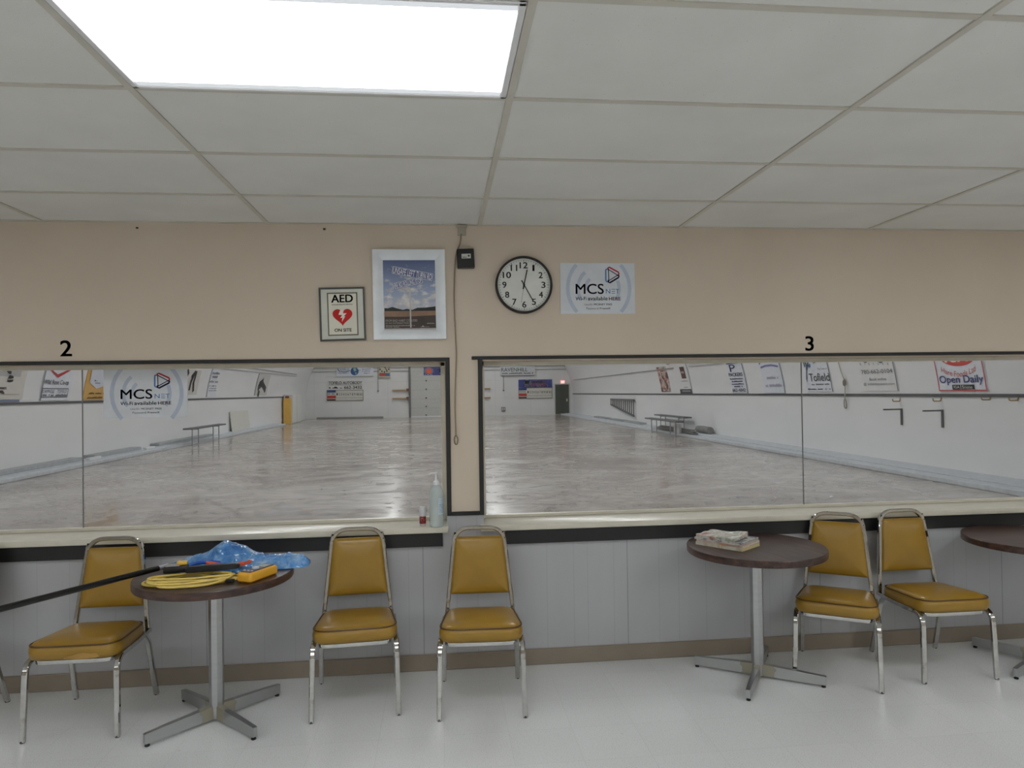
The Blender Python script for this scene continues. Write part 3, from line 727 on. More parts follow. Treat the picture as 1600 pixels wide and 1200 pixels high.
for i in range(n1):
    bm.faces.new((top[i][0], bot[i][0], bot[i+1][0], top[i+1][0])); bm.faces.new((top[i][n2], top[i+1][n2], bot[i+1][n2], bot[i][n2]))
for j in range(n2):
    bm.faces.new((top[0][j], top[0][j+1], bot[0][j+1], bot[0][j])); bm.faces.new((top[n1][j], bot[n1][j], bot[n1][j+1], top[n1][j+1]))
o = obj('magazine', bm, m_mag((.36, .16, .12), (.30, .32, .24), 16)); o.location = (mc.x-.028, mc.y+.012, z); o.rotation_euler = (0, 0, base_rot+.05)
tag(o, 'crumpled worn magazine with red and white cover on top of the stack', 'magazine', 'magazines stacked on the middle table')

# ------------------------------------------------------------------ bottles on the left sill
bp = onZ(682, 825, WB); by = bp.y+.045; bx = onY(682, 800, by).x
r = empty('pump_bottle', (bx, by, WB)); tag(r, 'tall clear hand sanitizer pump bottle at the right end of the left sill', 'bottle')
bm = bm_new(); lathe(bm, [(.036, 0), (.040, .004), (.0415, .02), (.0415, .185), (.040, .205), (.034, .222), (.022, .236), (.016, .241), (.016, .250), (.006, .251)], 32); obj('bottle', bm, m_bottle(), r)
bm = bm_new(); lathe(bm, [(.018, .243), (.0185, .245), (.0165, .262), (.010, .268), (.0055, .275), (.0055, .305), (.009, .306), (.010, .314), (.003, .316)], 20)
sweep(bm, smooth_path([(.006, 0, .310), (-.02, 0, .312), (-.036, -.004, .308), (-.040, -.005, .302)], 4), sq(.010, .007, .002)); obj('pump', bm, plain((226, 228, 230), .35), r)
bm = bm_new()
for i in range(13):
    pass
rings = []
for zz in (.075, .17):
    rings.append([(.0425*math.cos(a), .0425*math.sin(a), zz) for a in [math.radians(-75+9*i) for i in range(14)]])
loft(bm, rings, False, False, closed=False); lb = obj('label', bm, plain((188, 204, 214), .5), r)
sf = None
class Cyl:
    def at(s, u, v, d=0): a = math.radians(-30)+u/.0425; return wm(r) @ Vector(((.0425+d)*math.cos(a), (.0425+d)*math.sin(a), v))
decal('label_print', Cyl(), [q for k in range(6) for q in scribble(-.028, .085+.009*k, .022, .090+.009*k, 12)]+[rect(-.03, .145, .025, .162)], ink((104, 128, 160)), lb, .0006)
sp_ = onZ(660.5, 822, WB); sy = sp_.y+.012
r2 = empty('spray_bottle', (onY(660.5, 810, sy).x, sy, WB)); tag(r2, 'small spray bottle with white cap and dark red label on the sill', 'bottle')
bm = bm_new(); lathe(bm, [(.017, 0), (.0188, .003), (.0188, .058), (.016, .063), (.005, .064)], 24); obj('bottle', bm, plain((200, 190, 186), .3), r2)
bm = bm_new(); lathe(bm, [(.0178, .060), (.0190, .062), (.0190, .108), (.0178, .111), (.004, .1115)], 24); obj('cap', bm, plain((214, 216, 218), .35), r2)
bm = bm_new(); lathe(bm, [(.0192, .014), (.0194, .015), (.0194, .055), (.0192, .056)], 24); lb2 = obj('label', bm, plain((120, 26, 34), .4), r2)
class Cyl2:
    def at(s, u, v, d=0): a = math.radians(-88)+u/.0194; return wm(r2) @ Vector(((.0194+d)*math.cos(a), (.0194+d)*math.sin(a), v))
decal('label_print', Cyl2(), [rect(-.010, .032, .008, .040)]+scribble(-.012, .044, .012, .048, 6), ink((212, 150, 140)), lb2, .0005)

# ================================================================== THINGS ON THE LOUNGE WALL
def wall_flat(x, y, rot=0.0): p = onY(x, y, WY); return Flat((p.x, WY, p.z), rot=rot)
# numerals painted above the windows
for s, x0, x1, y0, y1, lab in (('2', 94.5, 112, 532, 556.5, 'black numeral 2 on the beige wall above the left window'), ('3', 1258.5, 1271, 525.5, 548, 'black numeral 3 on the beige wall above the right window')):
    f = wall_flat((x0+x1)/2, (y0+y1)/2); u0, v0, u1, v1 = pbox(f, x0, x1, y0, y1)
    bm = bm_new(); V, Fc = T(s, u0, v0, u1, v1, .02); vs = [bm.verts.new(f.at(u, v, .0012)) for u, v in V]
    for q in Fc: bm.faces.new([vs[i] for i in q])
    ex = bmesh.ops.extrude_face_region(bm, geom=bm.faces[:]); bmesh.ops.translate(bm, vec=(0, .001, 0), verts=[e for e in ex['geom'] if isinstance(e, bmesh.types.BMVert)])
    tag(obj('wall_numeral', bm, BLACK, smooth=False), lab, 'numeral', 'sheet numerals above the windows')
# AED sign
f = wall_flat(535.5, 491, 0.022); K = .1625
def zf(f, X0, Y0, k): return lambda x, y: f.uv(X0+x*k, Y0+y*k)
hw, hh = .130, .155
bm = bm_new(); ring_frame(bm, f, -hw, -hh, hw, hh, .010, .012, .018)
aed = tag(obj('framed_sign', bm, plain((92, 92, 88), .35, .4)), 'small framed first aid sign with red heart, left of the poster', 'sign')
panel('mat_board', f, -hw+.008, -hh+.008, hw-.008, hh-.008, plain((206, 208, 196), .3), .008, aed)
decal('inner_border', f, frame_lines(-.085, -.125, .088, .125, .007), ink((112, 106, 92)), aed, .010)
decal('sign_card', f, [rect(-.078, -.118, .081, .118)], ink((226, 224, 208)), aed, .0105)
decal('lettering', f, [T('AED', -.060, .068, .061, .112, .045), T('Automated External Defibrillator', -.060, .052, .062, .060), T('ON SITE', -.047, -.102, .049, -.084, .03)], ink((18, 18, 18)), aed, .012)
hp = []
for i in range(48):
    t = 2*PI*i/48; hp.append((16*math.sin(t)**3/17*.060, (13*math.cos(t)-5*math.cos(2*t)-2*math.cos(3*t)-math.cos(4*t))/17*.058-.012))
decal('heart', f, [poly(*hp)], ink((196, 40, 34)), aed, .012)['label'] = 'red heart symbol'
decal('lightning_bolt', f, [poly((-.012, .022), (.010, .026), (.003, .004), (.024, .004), (.008, -.014), (.016, -.014), (-.004, -.045), (-.001, -.022), (-.012, -.022), (-.002, -.006), (-.022, -.004))], ink((236, 232, 222)), aed, .0132)
# poster in white frame
f = wall_flat(640, 461, 0.006)
hw, hh = .209, .262
bm = bm_new(); ring_frame(bm, f, -hw, -hh, hw, hh, .058, .006, .034)
pos = tag(obj('framed_poster', bm, plain((228, 232, 236), .3)), 'large white framed road safety poster beside the cable on the wall', 'poster')
pu, pv0, pv1 = .151, -.196, .204
panel('print', f, -pu-.004, pv0-.004, pu+.004, pv1+.004, m_sky(), .006, pos)
g = lambda x, y: (-pu+(x-88)/(880-88)*2*pu, pv1-(y-70)/(1100-70)*(pv1-pv0))
decal('tree_line', f, [poly(*[g(*p) for p in ((98, 845), (98, 790), (150, 795), (220, 775), (300, 800), (380, 820), (440, 805), (520, 822), (600, 790), (700, 790), (800, 780), (878, 770), (878, 845))])], ink((52, 56, 56)), pos, .0065)
decal('field', f, [poly(*[g(*p) for p in ((98, 838), (878, 838), (878, 935), (98, 925))])], plain((142, 112, 88), .5, var=.25), pos, .0068)
decal('foreground', f, [poly(*[g(*p) for p in ((98, 922), (400, 925), (878, 905), (880, 1100), (98, 1100))])], plain((66, 52, 46), .5, var=.25), pos, .0070)
decal('sign_post', f, [poly(*[g(*p) for p in ((478, 490), (502, 490), (505, 1090), (485, 1090))])], ink((190, 188, 184)), pos, .0073)
def tilt(V, c, ang):
    ca, sa = math.cos(ang), math.sin(ang)
    return ([(c[0]+(x-c[0])*ca-(y-c[1])*sa, c[1]+(x-c[0])*sa+(y-c[1])*ca) for x, y in V[0]], V[1])
c1 = g(535, 275); c2 = g(470, 415)
b1 = [tilt(rect(c1[0]-.123, c1[1]-.025, c1[0]+.123, c1[1]+.025), c1, -.19)]; b2 = [tilt(rect(c2[0]-.086, c2[1]-.021, c2[0]+.086, c2[1]+.021), c2, .21)]
e1 = [tilt(q, c1, -.19) for q in frame_lines(c1[0]-.119, c1[1]-.022, c1[0]+.119, c1[1]+.022, .002)]; t1 = [tilt(T('UNSAFE LEFT TURN RD', c1[0]-.114, c1[1]-.0175, c1[0]+.114, c1[1]+.0175), c1, -.19)]
e2 = [tilt(q, c2, .21) for q in frame_lines(c2[0]-.083, c2[1]-.018, c2[0]+.083, c2[1]+.018, .002)]; t2 = [tilt(T('RE RD ROLLING STOP', c2[0]-.078, c2[1]-.013, c2[0]+.078, c2[1]+.013), c2, .21)]
BLU = plain((84, 96, 142), .4); INKW = ink((244, 244, 244))
decal('street_sign', f, b1, BLU, pos, .0076); decal('street_sign_lettering', f, e1+t1, INKW, pos, .0080)
decal('cross_street_sign', f, b2, plain((96, 106, 150), .4), pos, .0084); decal('cross_street_lettering', f, e2+t2, INKW, pos, .0088)
q = lambda x0, y0, x1, y1: g(x0, y1)+g(x1, y0)
decal('caption', f, [T('FROM BAD HABIT COLLIDES', *q(115, 965, 595, 998)), T('IN AN INTERSECTION', *q(115, 1008, 470, 1032))]+scribble(*q(115, 1050, 560, 1064), 34)+scribble(*q(115, 1072, 320, 1084), 16)+scribble(*q(740, 1020, 860, 1034), 10)+[rect(*q(640, 1078, 775, 1082)), poly(g(660, 1078), g(680, 1055), g(700, 1078))], ink((170, 166, 158)), pos, .0075)
bm = bm_new(); box(bm, -.008, .008, 0, .004, -.006, .006); o = obj('frame_badge', bm, plain((178, 182, 186), .4), pos, smooth=False); o.location = f.at(0, -.232, .019)-pos.location
# black box with a white label
f = wall_flat(727.3, 405.5, .035)
spk = tag(panel('wall_box', f, -.050, -.056, .050, .056, BLACK, .045), 'small black box with white sticker at the top of the wall', 'box')
m = spk.modifiers.new('bevel', 'BEVEL'); m.width = .004; m.segments = 2
st = panel('sticker', f, -.024, -.002, .030, .025, plain((206, 206, 200), .5), .0462, spk, d0=.0452)
decal('sticker_print', f, scribble(-.018, .002, .012, .009, 7)+[disc(.018, .013, .006, 12)], ink((70, 70, 70)), st, .0468)
# cable with its ceiling bracket
pl = onY(722, 356, WY); bm = bm_new()
box(bm, pl.x-.035, pl.x+.030, WY-.045, WY-.0005, CEIL-.020, CEIL-.0075, .004, 1); box(bm, pl.x-.028, pl.x+.022, WY-.012, WY-.0005, CEIL-.065, CEIL-.015, .003, 1)
tag(obj('cable_bracket', bm, plain((176, 168, 152), .5)), 'small grey bracket in the wall corner where the hanging cable starts', 'bracket')
pp = [(720.5, 366), (719, 380), (713, 396), (710.5, 420), (709.5, 470), (711.5, 520), (713, 556), (711.5, 600), (711, 640), (712.5, 680)]
path = [onY(x, y, WY-.008)-Vector((0, .004 if i else 0, 0)) for i, (x, y) in enumerate(pp)]
path = [Vector((p.x, WY-.014 if 540 > pp[i][1] or pp[i][1] > 580 else WY-.016, p.z)) for i, p in enumerate(path)]
bm = bm_new(); tube(bm, smooth_path(path, 5), .0042, 8)
cb = tag(obj('hanging_cable', bm, plain((150, 134, 112), .5)), 'thin tan cable hanging down the pier between the windows', 'cable')
e = path[-1]; bm = bm_new(); sweep(bm, smooth_path([e+Vector((0, 0, .004)), e+Vector((-.011, 0, -.02)), e+Vector((-.006, 0, -.05)), e+Vector((.006, 0, -.05)), e+Vector((.010, 0, -.02)), e+Vector((0, 0, 0))], 5), circ(.0042, 6)); obj('cable_end_loop', bm, plain((130, 118, 98), .5), cb, world=True)
# two nails in the wall by the ceiling
for x, y in ((215, 356.5), (507, 358.5)):
    p = onY(x, y, WY); bm = bm_new(); box(bm, p.x-.007, p.x+.006, WY-.010, WY-.0003, p.z-.004, p.z+.005, .002, 1)
    tag(obj('wall_clip', bm, BLACK), 'tiny black clip on the wall under the ceiling, %s' % ('far left' if x < 300 else 'up left of the framed poster'), 'clip', 'tiny clips under the ceiling')
# clock
pc = onY(818, 446, WY); R = .170
ck = empty('wall_clock', (pc.x, WY, pc.z)); tag(ck, 'round white wall clock with black rim reading twenty-five past twelve', 'clock')
def dial_ring(bm, prof, n=64):
    rings = [[(r_*math.cos(2*PI*i/n), -d, r_*math.sin(2*PI*i/n)) for i in range(n)] for r_, d in prof]; loft(bm, rings, False, False)
bm = bm_new(); dial_ring(bm, [(R-.004, .0005), (R, .006), (R, .034), (R-.004, .040), (R-.010, .040), (R-.013, .034), (R-.013, .020)]); obj('rim', bm, BLACK, ck)
bm = bm_new(); n = 64; bm.faces.new([bm.verts.new(((R-.012)*math.cos(2*PI*i/n), -.021, (R-.012)*math.sin(2*PI*i/n))) for i in range(n)]); face = obj('dial', bm, plain((236, 236, 230), .35), ck, smooth=False)
f = Flat((pc.x, WY, pc.z))
nm_ = []
for h in range(1, 13):
    a = PI/2-h*PI/6; r_ = .1165; cu, cv = r_*math.cos(a), r_*math.sin(a); wd = .021 if h < 10 and h != 1 else (.010 if h == 1 else (.043 if h in (10, 12) else .034))
    nm_.append(T(str(h), cu-wd*.55, cv-.018, cu+wd*.55, cv+.018, .022))
decal('numerals', f, nm_, ink((24, 24, 24)), face, .0222)
tk = []
for k in range(60):
    a = 2*PI*k/60; r0, r1 = (.140, .148) if k % 5 else (.138, .149); tk.append(stroke([(r0*math.cos(a), r0*math.sin(a)), (r1*math.cos(a), r1*math.sin(a))], .0016 if k % 5 else .003))
tk.append(arc(0, 0, .1495, 0, 360, .0008, 60)); decal('minute_track', f, tk, ink((60, 60, 60)), face, .0222)
def hand(nm, ang, l, back, w0, w1, d):
    a = PI/2-math.radians(ang); c, s = math.cos(a), math.sin(a)
    P = [(-back, -w0*.7), (l, -w1), (l, w1), (-back, w0*.7)]; bm = bm_new()
    loft(bm, [[(x*c-y*s, -dd, x*s+y*c) for x, y in P] for dd in (d, d+.0012)]); obj(nm, bm, ink((22, 22, 22)), ck, smooth=False)
hand('hour_hand', 12.5, .092, .026, .0050, .0028, .024); hand('minute_hand', 151, .112, .030, .0042, .0022, .0265); hand('second_hand', 190, .108, .03, .0008, .0006, .029)
bm = bm_new(); n = 20; loft(bm, [[(.006*math.cos(2*PI*i/n), -d, .006*math.sin(2*PI*i/n)) for i in range(n)] for d in (.0215, .031)]); obj('hub', bm, BLACK, ck)
bm = bm_new(); n = 64
for d in (.0375,): bm.faces.new([bm.verts.new(((R-.011)*math.cos(2*PI*i/n), -d, (R-.011)*math.sin(2*PI*i/n))) for i in range(n)])
obj('clock_glass', bm, GLASS, ck, smooth=False)
# wi-fi signs: one on the wall, one in the left window
def wifi_sign(f, w_, h_, label, nm='wall_sign'):
    sg = tag(panel(nm, f, 0, 0, w_, h_, plain((214, 218, 224), .4), .004), label, 'sign', 'printed wireless signs')
    G = lambda x, y: ((x-70)/1375*w_, (1075-y)/930*h_)
    k = w_/1375
    Q = lambda x0, y0, x1, y1: G(x0, y1)+G(x1, y0)
    cu, cv = G(757, 610)
    def AR(r_, a0, a1, wd, dx=0): c = G(757+dx, 610); return arc(c[0], c[1], r_*k, a0, a1, wd*k, 18)
    for ar in (AR(640, 138, 222, 66, 88), AR(640, -42, 42, 66, -50), AR(375, 130, 215, 60, 10), AR(375, -35, 22, 60, 20), AR(215, 128, 190, 60, -10)): decal('signal_arc', f, [ar], ink((186, 196, 212)), sg, .0046)
    NAVY = ink((26, 28, 58)); BL = ink((74, 128, 182)); RD = ink((178, 42, 58))
    decal('main_lettering', f, [T('MCS', *Q(350, 528, 864, 712), .014)], NAVY, sg, .0052)
    decal('net_lettering', f, [T('N', *Q(905, 622, 985, 705), .0), rect(*Q(1010, 622, 1075, 632)), rect(*Q(1010, 660, 1075, 670)), rect(*Q(1010, 695, 1075, 705)), T('T', *Q(1085, 622, 1152, 705), .0), ], BL, sg, .0052)
    decal('wireless_lettering', f, [T('Wi-Fi', *Q(345, 765, 545, 830), .015)], BL, sg, .0052)
    decal('available_lettering', f, [T('available', *Q(572, 760, 934, 830), .014), T('MCSNET FREE', *Q(682, 888, 1018, 922), .01), T('Freewifi', *Q(790, 960, 980, 995), .01)], ink((40, 40, 56)), sg, .0052)
    decal('small_lettering', f, [T('UserID:', *Q(505, 890, 660, 922)), T('Password:', *Q(540, 958, 772, 998))], ink((110, 112, 120)), sg, .0052)
    decal('here_lettering', f, [T('HERE', *Q(960, 768, 1176, 830), .014)], RD, sg, .0052)
    tri = [G(*p) for p in ((958, 262), (962, 470), (1128, 368))]
    decal('triangle_logo', f, [stroke([tri[0], tri[1], tri[2]], 30*k, True), stroke([G(*p) for p in ((955, 455), (955, 495), (980, 507), (1140, 412), (1152, 385), (1128, 366))], 30*k)], NAVY, sg, .0058)
    decal('triangle_logo_red_edge', f, [stroke([G(*p) for p in ((952, 262), (952, 232), (975, 222), (1140, 312), (1150, 335), (1144, 366))], 26*k)], RD, sg, .0056)
    decal('triangle_logo_blue_edge', f, [stroke([G(*p) for p in ((952, 255), (912, 262), (908, 300), (908, 470), (925, 486), (955, 486))], 24*k)], BL, sg, .0054)
    return sg
p = onY(876, 490.5, WY); p2 = onY(991, 411.5, WY)
wifi_sign(Flat((p.x, WY, p.z)), p2.x-p.x, p2.z-p.z, 'white wireless sign on the beige wall right of the clock')
p = onY(162.5, 653.5, GY-.003); p2 = onY(293, 571, GY-.003); 
wifi_sign(Flat((p.x, GY-.0035, p.z)), p2.x-p.x, min(p2.z, WT-.025)-p.z, 'white wireless sign stuck on the glass of the left window', 'window_sign')

# ================================================================== THINGS IN THE RINK
SW, SL = SideWall(1), SideWall(-1)
def side_sign(sf, px0, px1, pyb, ztop, mat, label, cat='sign', group='advertising signs on the rink side walls', trim=None, d=.02):
    u0, v0 = sf.uv(px0, pyb); u1 = sf.uv(px1, pyb)[0]
    s = tag(panel('wall_banner', sf, u0, v0, u1, ztop, mat, d, nv=10), label, cat, group)
    if trim is not None:
        decal('panel_edge', sf, frame_strip(sf, u0, v0, u1, ztop, trim[1]), trim[0], s, d+.006)
    return s, (u0, v0, u1, ztop)
def vrect(u0, v0, u1, v1, n=8):
    V = []; Fc = []
    for j in range(n+1):
        v = v0+(v1-v0)*j/n; V += [(u0, v), (u1, v)]
    for j in range(n): Fc.append((2*j, 2*j+1, 2*j+3, 2*j+2))
    return V, Fc
def frame_strip(sf, u0, v0, u1, v1, t): return [vrect(u0, v0, u0+t, v1, 10), vrect(u1-t, v0, u1, v1, 10), rect(u0, v0, u1, v0+t), rect(u0, v1-t, u1, v1)]
D1 = .030
SIGNW = plain((216, 220, 228), .4); SIGNW2 = plain((220, 220, 220), .4); BORD = ink((120, 124, 130))
def PT(sf, s, xl, xr, yt, yb, bold=.0, shear=0.0, arc_=0.0): b = pbox(sf, xl, xr, yt, yb); return T(s, *b, bold, shear, arc_)
def PS(sf, xl, xr, yt, yb, n): return scribble(*pbox(sf, xl, xr, yt, yb), n)
def PR(sf, xl, xr, yt, yb): return rect(*pbox(sf, xl, xr, yt, yb))
def PP(sf, *pts): return poly(*[sf.uv(*p) for p in pts])
# --- right wall, nearest first
s, b = side_sign(SW, 1469.6, 1545, 611, 3.6, SIGNW, 'nearest right wall banner with red oval and a red border', trim=(ink((190, 70, 76)), .022))
cu, cv = SW.uv(1496, 553)
decal('red_oval', SW, [disc(cu, cv, .46, 40, .215)], ink((200, 42, 36)), s, .027)['label'] = 'red oval emblem'
ot = SW.uv(1496, 563.5)
decal('oval_lettering', SW, [T('IGA', ot[0]-.27, ot[1]-.02, ot[0]+.27, ot[1]+.36, .03)], ink((232, 232, 232)), s, D1)
decal('script_lettering', SW, [PT(SW, 'Hare Foods Ltd', 1472, 1527, 571, 580, .0, .15, -.10)], ink((206, 86, 78)), s, D1)
decal('opening_lettering', SW, [PT(SW, 'Open Daily', 1470.5, 1539, 586.5, 601.5, .02)], ink((44, 56, 128)), s, D1)
decal('bottom_plate', SW, [PR(SW, 1490.5, 1525, 601, 608.5)], ink((22, 22, 24)), s, D1)
decal('plate_lettering', SW, [PT(SW, 'IGA', 1493, 1502, 602.5, 607, .02), PT(SW, 'Scene', 1506, 1522, 602.3, 607.3, .02), PR(SW, 1503.6, 1504.4, 601.5, 608)], ink((220, 220, 220)), s, D1+.004)
s, b = side_sign(SW, 1349.8, 1405.8, 611, 3.6, SIGNW2, 'right wall banner for an eye clinic, second nearest, with thin grey print')
decal('panel_edge', SW, [vrect(b[2]-.03, b[1], b[2], b[3], 10)], BORD, s, .026)
decal('lettering', SW, [T(c, *pbox(SW, x, x+2.2, 567.5-.12*i, 570.8-.12*i)) for i, (c, x) in enumerate(zip('EYECARE', (1345.5, 1352.3, 1359, 1366, 1373, 1380.5, 1388.5)))] +
      [PT(SW, '780-662-0104', 1347.5, 1396.5, 577, 583.5, .0), PT(SW, 'Book online', 1360.5, 1387, 590, 594.5), PT(SW, '@ tofieldeyecare.com', 1351.5, 1400, 597.5, 603)], ink((92, 96, 104)), s, D1)
for rg in (arc(SW.uv(1352, 558)[0], SW.uv(1352, 558)[1], .11, 180, 360, .03), arc(SW.uv(1376, 558)[0], SW.uv(1376, 558)[1], .10, 180, 360, .05)): decal('logo_ring', SW, [rg], ink((92, 96, 104)), s, D1)
s, b = side_sign(SW, 1262.5, 1303, 612, 3.6, SIGNW, 'right wall town banner with green and blue leaf design beside the glass joint')
decal('panel_edge', SW, [vrect(b[2]-.028, b[1], b[2], b[3], 10)], ink((80, 84, 88)), s, .026)
decal('lettering', SW, [PT(SW, 'Tofield', 1266, 1297.5, 583, 595.5, .01), PT(SW, 'The Town of', 1279, 1293.5, 574.5, 577.5)]+PS(SW, 1270, 1298, 599, 601.5, 16)+PS(SW, 1264.5, 1300, 606.5, 609, 18), ink((56, 66, 78)), s, D1)
decal('grass_blades', SW, [PP(SW, (1255, 562), (1258.5, 574), (1260, 573), (1256.5, 562)), PP(SW, (1258, 563), (1261, 573), (1262, 572), (1260, 563)), PP(SW, (1264, 562), (1261, 574), (1261.5, 592), (1263, 598), (1262.5, 580), (1265, 567))], ink((70, 92, 96)), s, D1)
decal('bird_shapes', SW, [PP(SW, (1270, 560), (1272, 568), (1276, 566.5), (1279.5, 562.5), (1275, 563.5), (1275, 560)), PP(SW, (1263.5, 571), (1266, 575), (1268, 572), (1267, 568)), PP(SW, (1262, 560), (1263.5, 563), (1265, 560))], ink((70, 92, 150)), s, D1+.002)
s, b = side_sign(SW, 1196, 1228.5, 614, 3.6, SIGNW, 'faded pale right wall banner with blue arched title')
decal('panel_edge', SW, [vrect(b[2]-.034, b[1], b[2], b[3], 10)], ink((96, 100, 106)), s, .026)
aa = pbox(SW, 1187, 1216, 562.5, 571)
decal('arched_title', SW, [T('Bakery Lane', *aa, .04, .0, .18)], ink((66, 76, 140)), s, D1)
decal('underline', SW, [stroke([SW.uv(*p) for p in ((1190, 574.5), (1197, 571.5), (1207, 570.5), (1217, 572.5))], .05)], ink((120, 120, 170)), s, D1)
decal('faded_lettering', SW, PS(SW, 1198, 1218, 588, 592, 10)+PS(SW, 1198, 1223, 599.5, 604.5, 12), ink((168, 164, 184)), s, D1)
s, b = side_sign(SW, 1145, 1170, 614, 3.6, SIGNW, 'right wall banner of a meat packer with navy initial and phone number')
decal('panel_edge', SW, [vrect(b[2]-.042, b[1], b[2], b[3], 10)], ink((96, 100, 106)), s, .026)
decal('lettering', SW, [PT(SW, 'TOFIELD', 1134, 1153, 561, 566, .02), PR(SW, 1135.5, 1155, 567, 568.6), PT(SW, 'P', 1141, 1150, 569.5, 581, .0), PT(SW, 'PACKERS', 1140, 1161.5, 582.5, 588, .03), PT(SW, '662-4842', 1146, 1166.5, 607, 612, .03)] +
      PS(SW, 1142, 1162.5, 590.5, 593, 12)+PS(SW, 1145, 1162, 594.5, 597, 10)+PS(SW, 1145, 1164, 598.5, 601, 12)+PS(SW, 1148.5, 1162, 602.5, 605, 8), ink((46, 54, 96)), s, D1)
s, b = side_sign(SW, 1064.5, 1083, 615, SW.uv(1064, 567.5)[1], SIGNW2, 'white right wall banner with brown block and dark foot')
decal('panel_edge', SW, [vrect(b[2]-.07, b[1], b[2], b[3], 10)], ink((150, 154, 160)), s, .026)
bw = pbox(SW, 1064.5, 1071.5, 573, 591.5)
decal('brown_block', SW, [vrect(*bw, 6)], ink((88, 58, 58)), s, D1); decal('block_mark', SW, [PR(SW, 1065.5, 1070, 580.2, 583.6)], ink((170, 156, 150)), s, D1+.006)
decal('dark_foot', SW, [rect(b[0], b[1], b[2], SW.uv(1073, 608)[1])], ink((70, 72, 76)), s, D1); decal('foot_print', SW, [PR(SW, 1067.5, 1080.5, 610, 612)], ink((150, 152, 154)), s, D1+.006)
decal('fine_print', SW, PS(SW, 1066, 1077, 594.5, 596, 8)+PS(SW, 1070, 1076, 604, 606, 4), ink((140, 142, 146)), s, D1)
t = NT('collage_print'); n = t.noise(t.pos((0.3, 1.1, 1.4)), 2.6, 4)
t.set(Base_Color=t.ramp(n, [(0.38, (0.05, 0.045, 0.05)), (0.46, (0.22, 0.05, 0.045)), (0.53, (0.50, 0.30, 0.25)), (0.60, (0.58, 0.55, 0.50)), (0.68, (0.10, 0.08, 0.08))]), Roughness=0.5)
s, b = side_sign(SW, 1034.5, 1048.8, 612.5, SW.uv(1031, 573.5)[1], t.m, 'dark red and black collage banner, farthest on the right wall')
decal('print_marks', SW, [PR(SW, 1031.5, 1037.5, 573.5, 575.5), PR(SW, 1033, 1039.5, 577, 578.6), PR(SW, 1034, 1040, 581, 582.4), PR(SW, 1037.5, 1041, 608.5, 611), PR(SW, 1044, 1047.5, 608.5, 610.5)], ink((196, 184, 170)), s, D1)
# --- left wall
s, b = side_sign(SL, -14, 33, 624.5, 3.8, plain((206, 202, 196), .4), 'nearest left wall banner with black robotic looking arm drawing')
decal('grey_block', SL, [vrect(*pbox(SL, -14, 33, 566, 588), 4)], ink((176, 174, 176)), s, .026)
decal('arm_drawing', SL, [PP(SL, (-6, 571), (8, 571), (16, 581), (15, 585), (11, 584), (7, 578), (4, 580.5), (-6, 573)), PP(SL, (12.5, 586), (16, 586.5), (19, 588), (19, 591), (15, 592), (10, 592), (11, 589)), PP(SL, (9, 593.5), (19, 593), (17.5, 596.5), (13, 597.5), (9.5, 596.5)),
      PP(SL, (-8, 605), (8, 605), (8, 606.2), (0, 606.5), (8, 607), (8, 608.3), (-8, 607.6)), PP(SL, (-8, 610), (2, 610), (5, 615), (3, 615.8), (-8, 613))], ink((34, 32, 36)), s, D1)
decal('blue_base', SL, [PR(SL, -14, 28, 625, 628.5)], ink((110, 122, 150)), s, D1); decal('rule', SL, [PR(SL, -14, 28, 615.8, 616.5)], ink((150, 148, 146)), s, D1)
s, b = side_sign(SL, 60, 106, 626, 3.8, SIGNW, 'left wall banner with red chevron emblem, left of the glass joint')
decal('panel_edge', SL, [vrect(b[0], b[1], b[0]+.05, b[3], 10)], ink((128, 130, 134)), s, .026)
decal('red_chevron', SL, [PP(SL, (75, 574), (88.5, 585), (109.5, 576), (109.5, 578.5), (88.5, 590.5), (76, 577.5))], ink((176, 44, 58)), s, D1)
decal('emblem_lettering', SL, [PT(SL, 'CO-OP', 81, 107, 566, 573.6, .03)], ink((150, 56, 66)), s, D1)
decal('lettering', SL, [PT(SL, 'Wild Rose Co-op', 66.5, 105.5, 593.5, 603, .01), PT(SL, 'CAMROSE', 64.5, 83, 609, 614), PT(SL, 'TOFIELD', 87.5, 102, 609, 614)]+PS(SL, 64.5, 82, 615.5, 619, 11)+PS(SL, 85, 103, 615.5, 619, 11)+frame_lines(*pbox(SL, 63, 104, 606.5, 621), .02), ink((92, 94, 104)), s, D1)
s, b = side_sign(SL, 128, 180, 625.5, 3.8, plain((206, 162, 84), .4), 'left wall banner in golden yellow with a white shield, partly behind the window sign')
decal('white_shield', SL, [PP(SL, (144.5, 566), (138.5, 598), (149, 607.5), (158, 604), (172, 596), (176, 566))], ink((206, 210, 220)), s, D1)
decal('crest', SL, [PP(SL, (151, 566), (149, 581), (153.5, 585.3), (161, 581), (163, 566))], ink((66, 60, 54)), s, D1+.003); decal('crest_gold', SL, [PP(SL, (152.5, 566), (151.5, 578), (160, 578), (162, 566))], ink((200, 156, 84)), s, D1+.006)
decal('shield_lettering', SL, PS(SL, 143.5, 160, 588.5, 591, 8)+PS(SL, 143, 160, 592, 596, 6)+PS(SL, 147, 155, 597.5, 599.5, 5), ink((70, 80, 104)), s, D1+.004)
decal('lower_lettering', SL, PS(SL, 133.5, 161, 613, 616, 14)+PS(SL, 134, 158, 619.5, 622.8, 13), ink((108, 72, 34)), s, D1)
s, b = side_sign(SL, 277, 306, 617, SL.uv(300, 577.5)[1], plain((204, 200, 196), .4), 'left wall banner with tall black ink figure, beside the window sign')
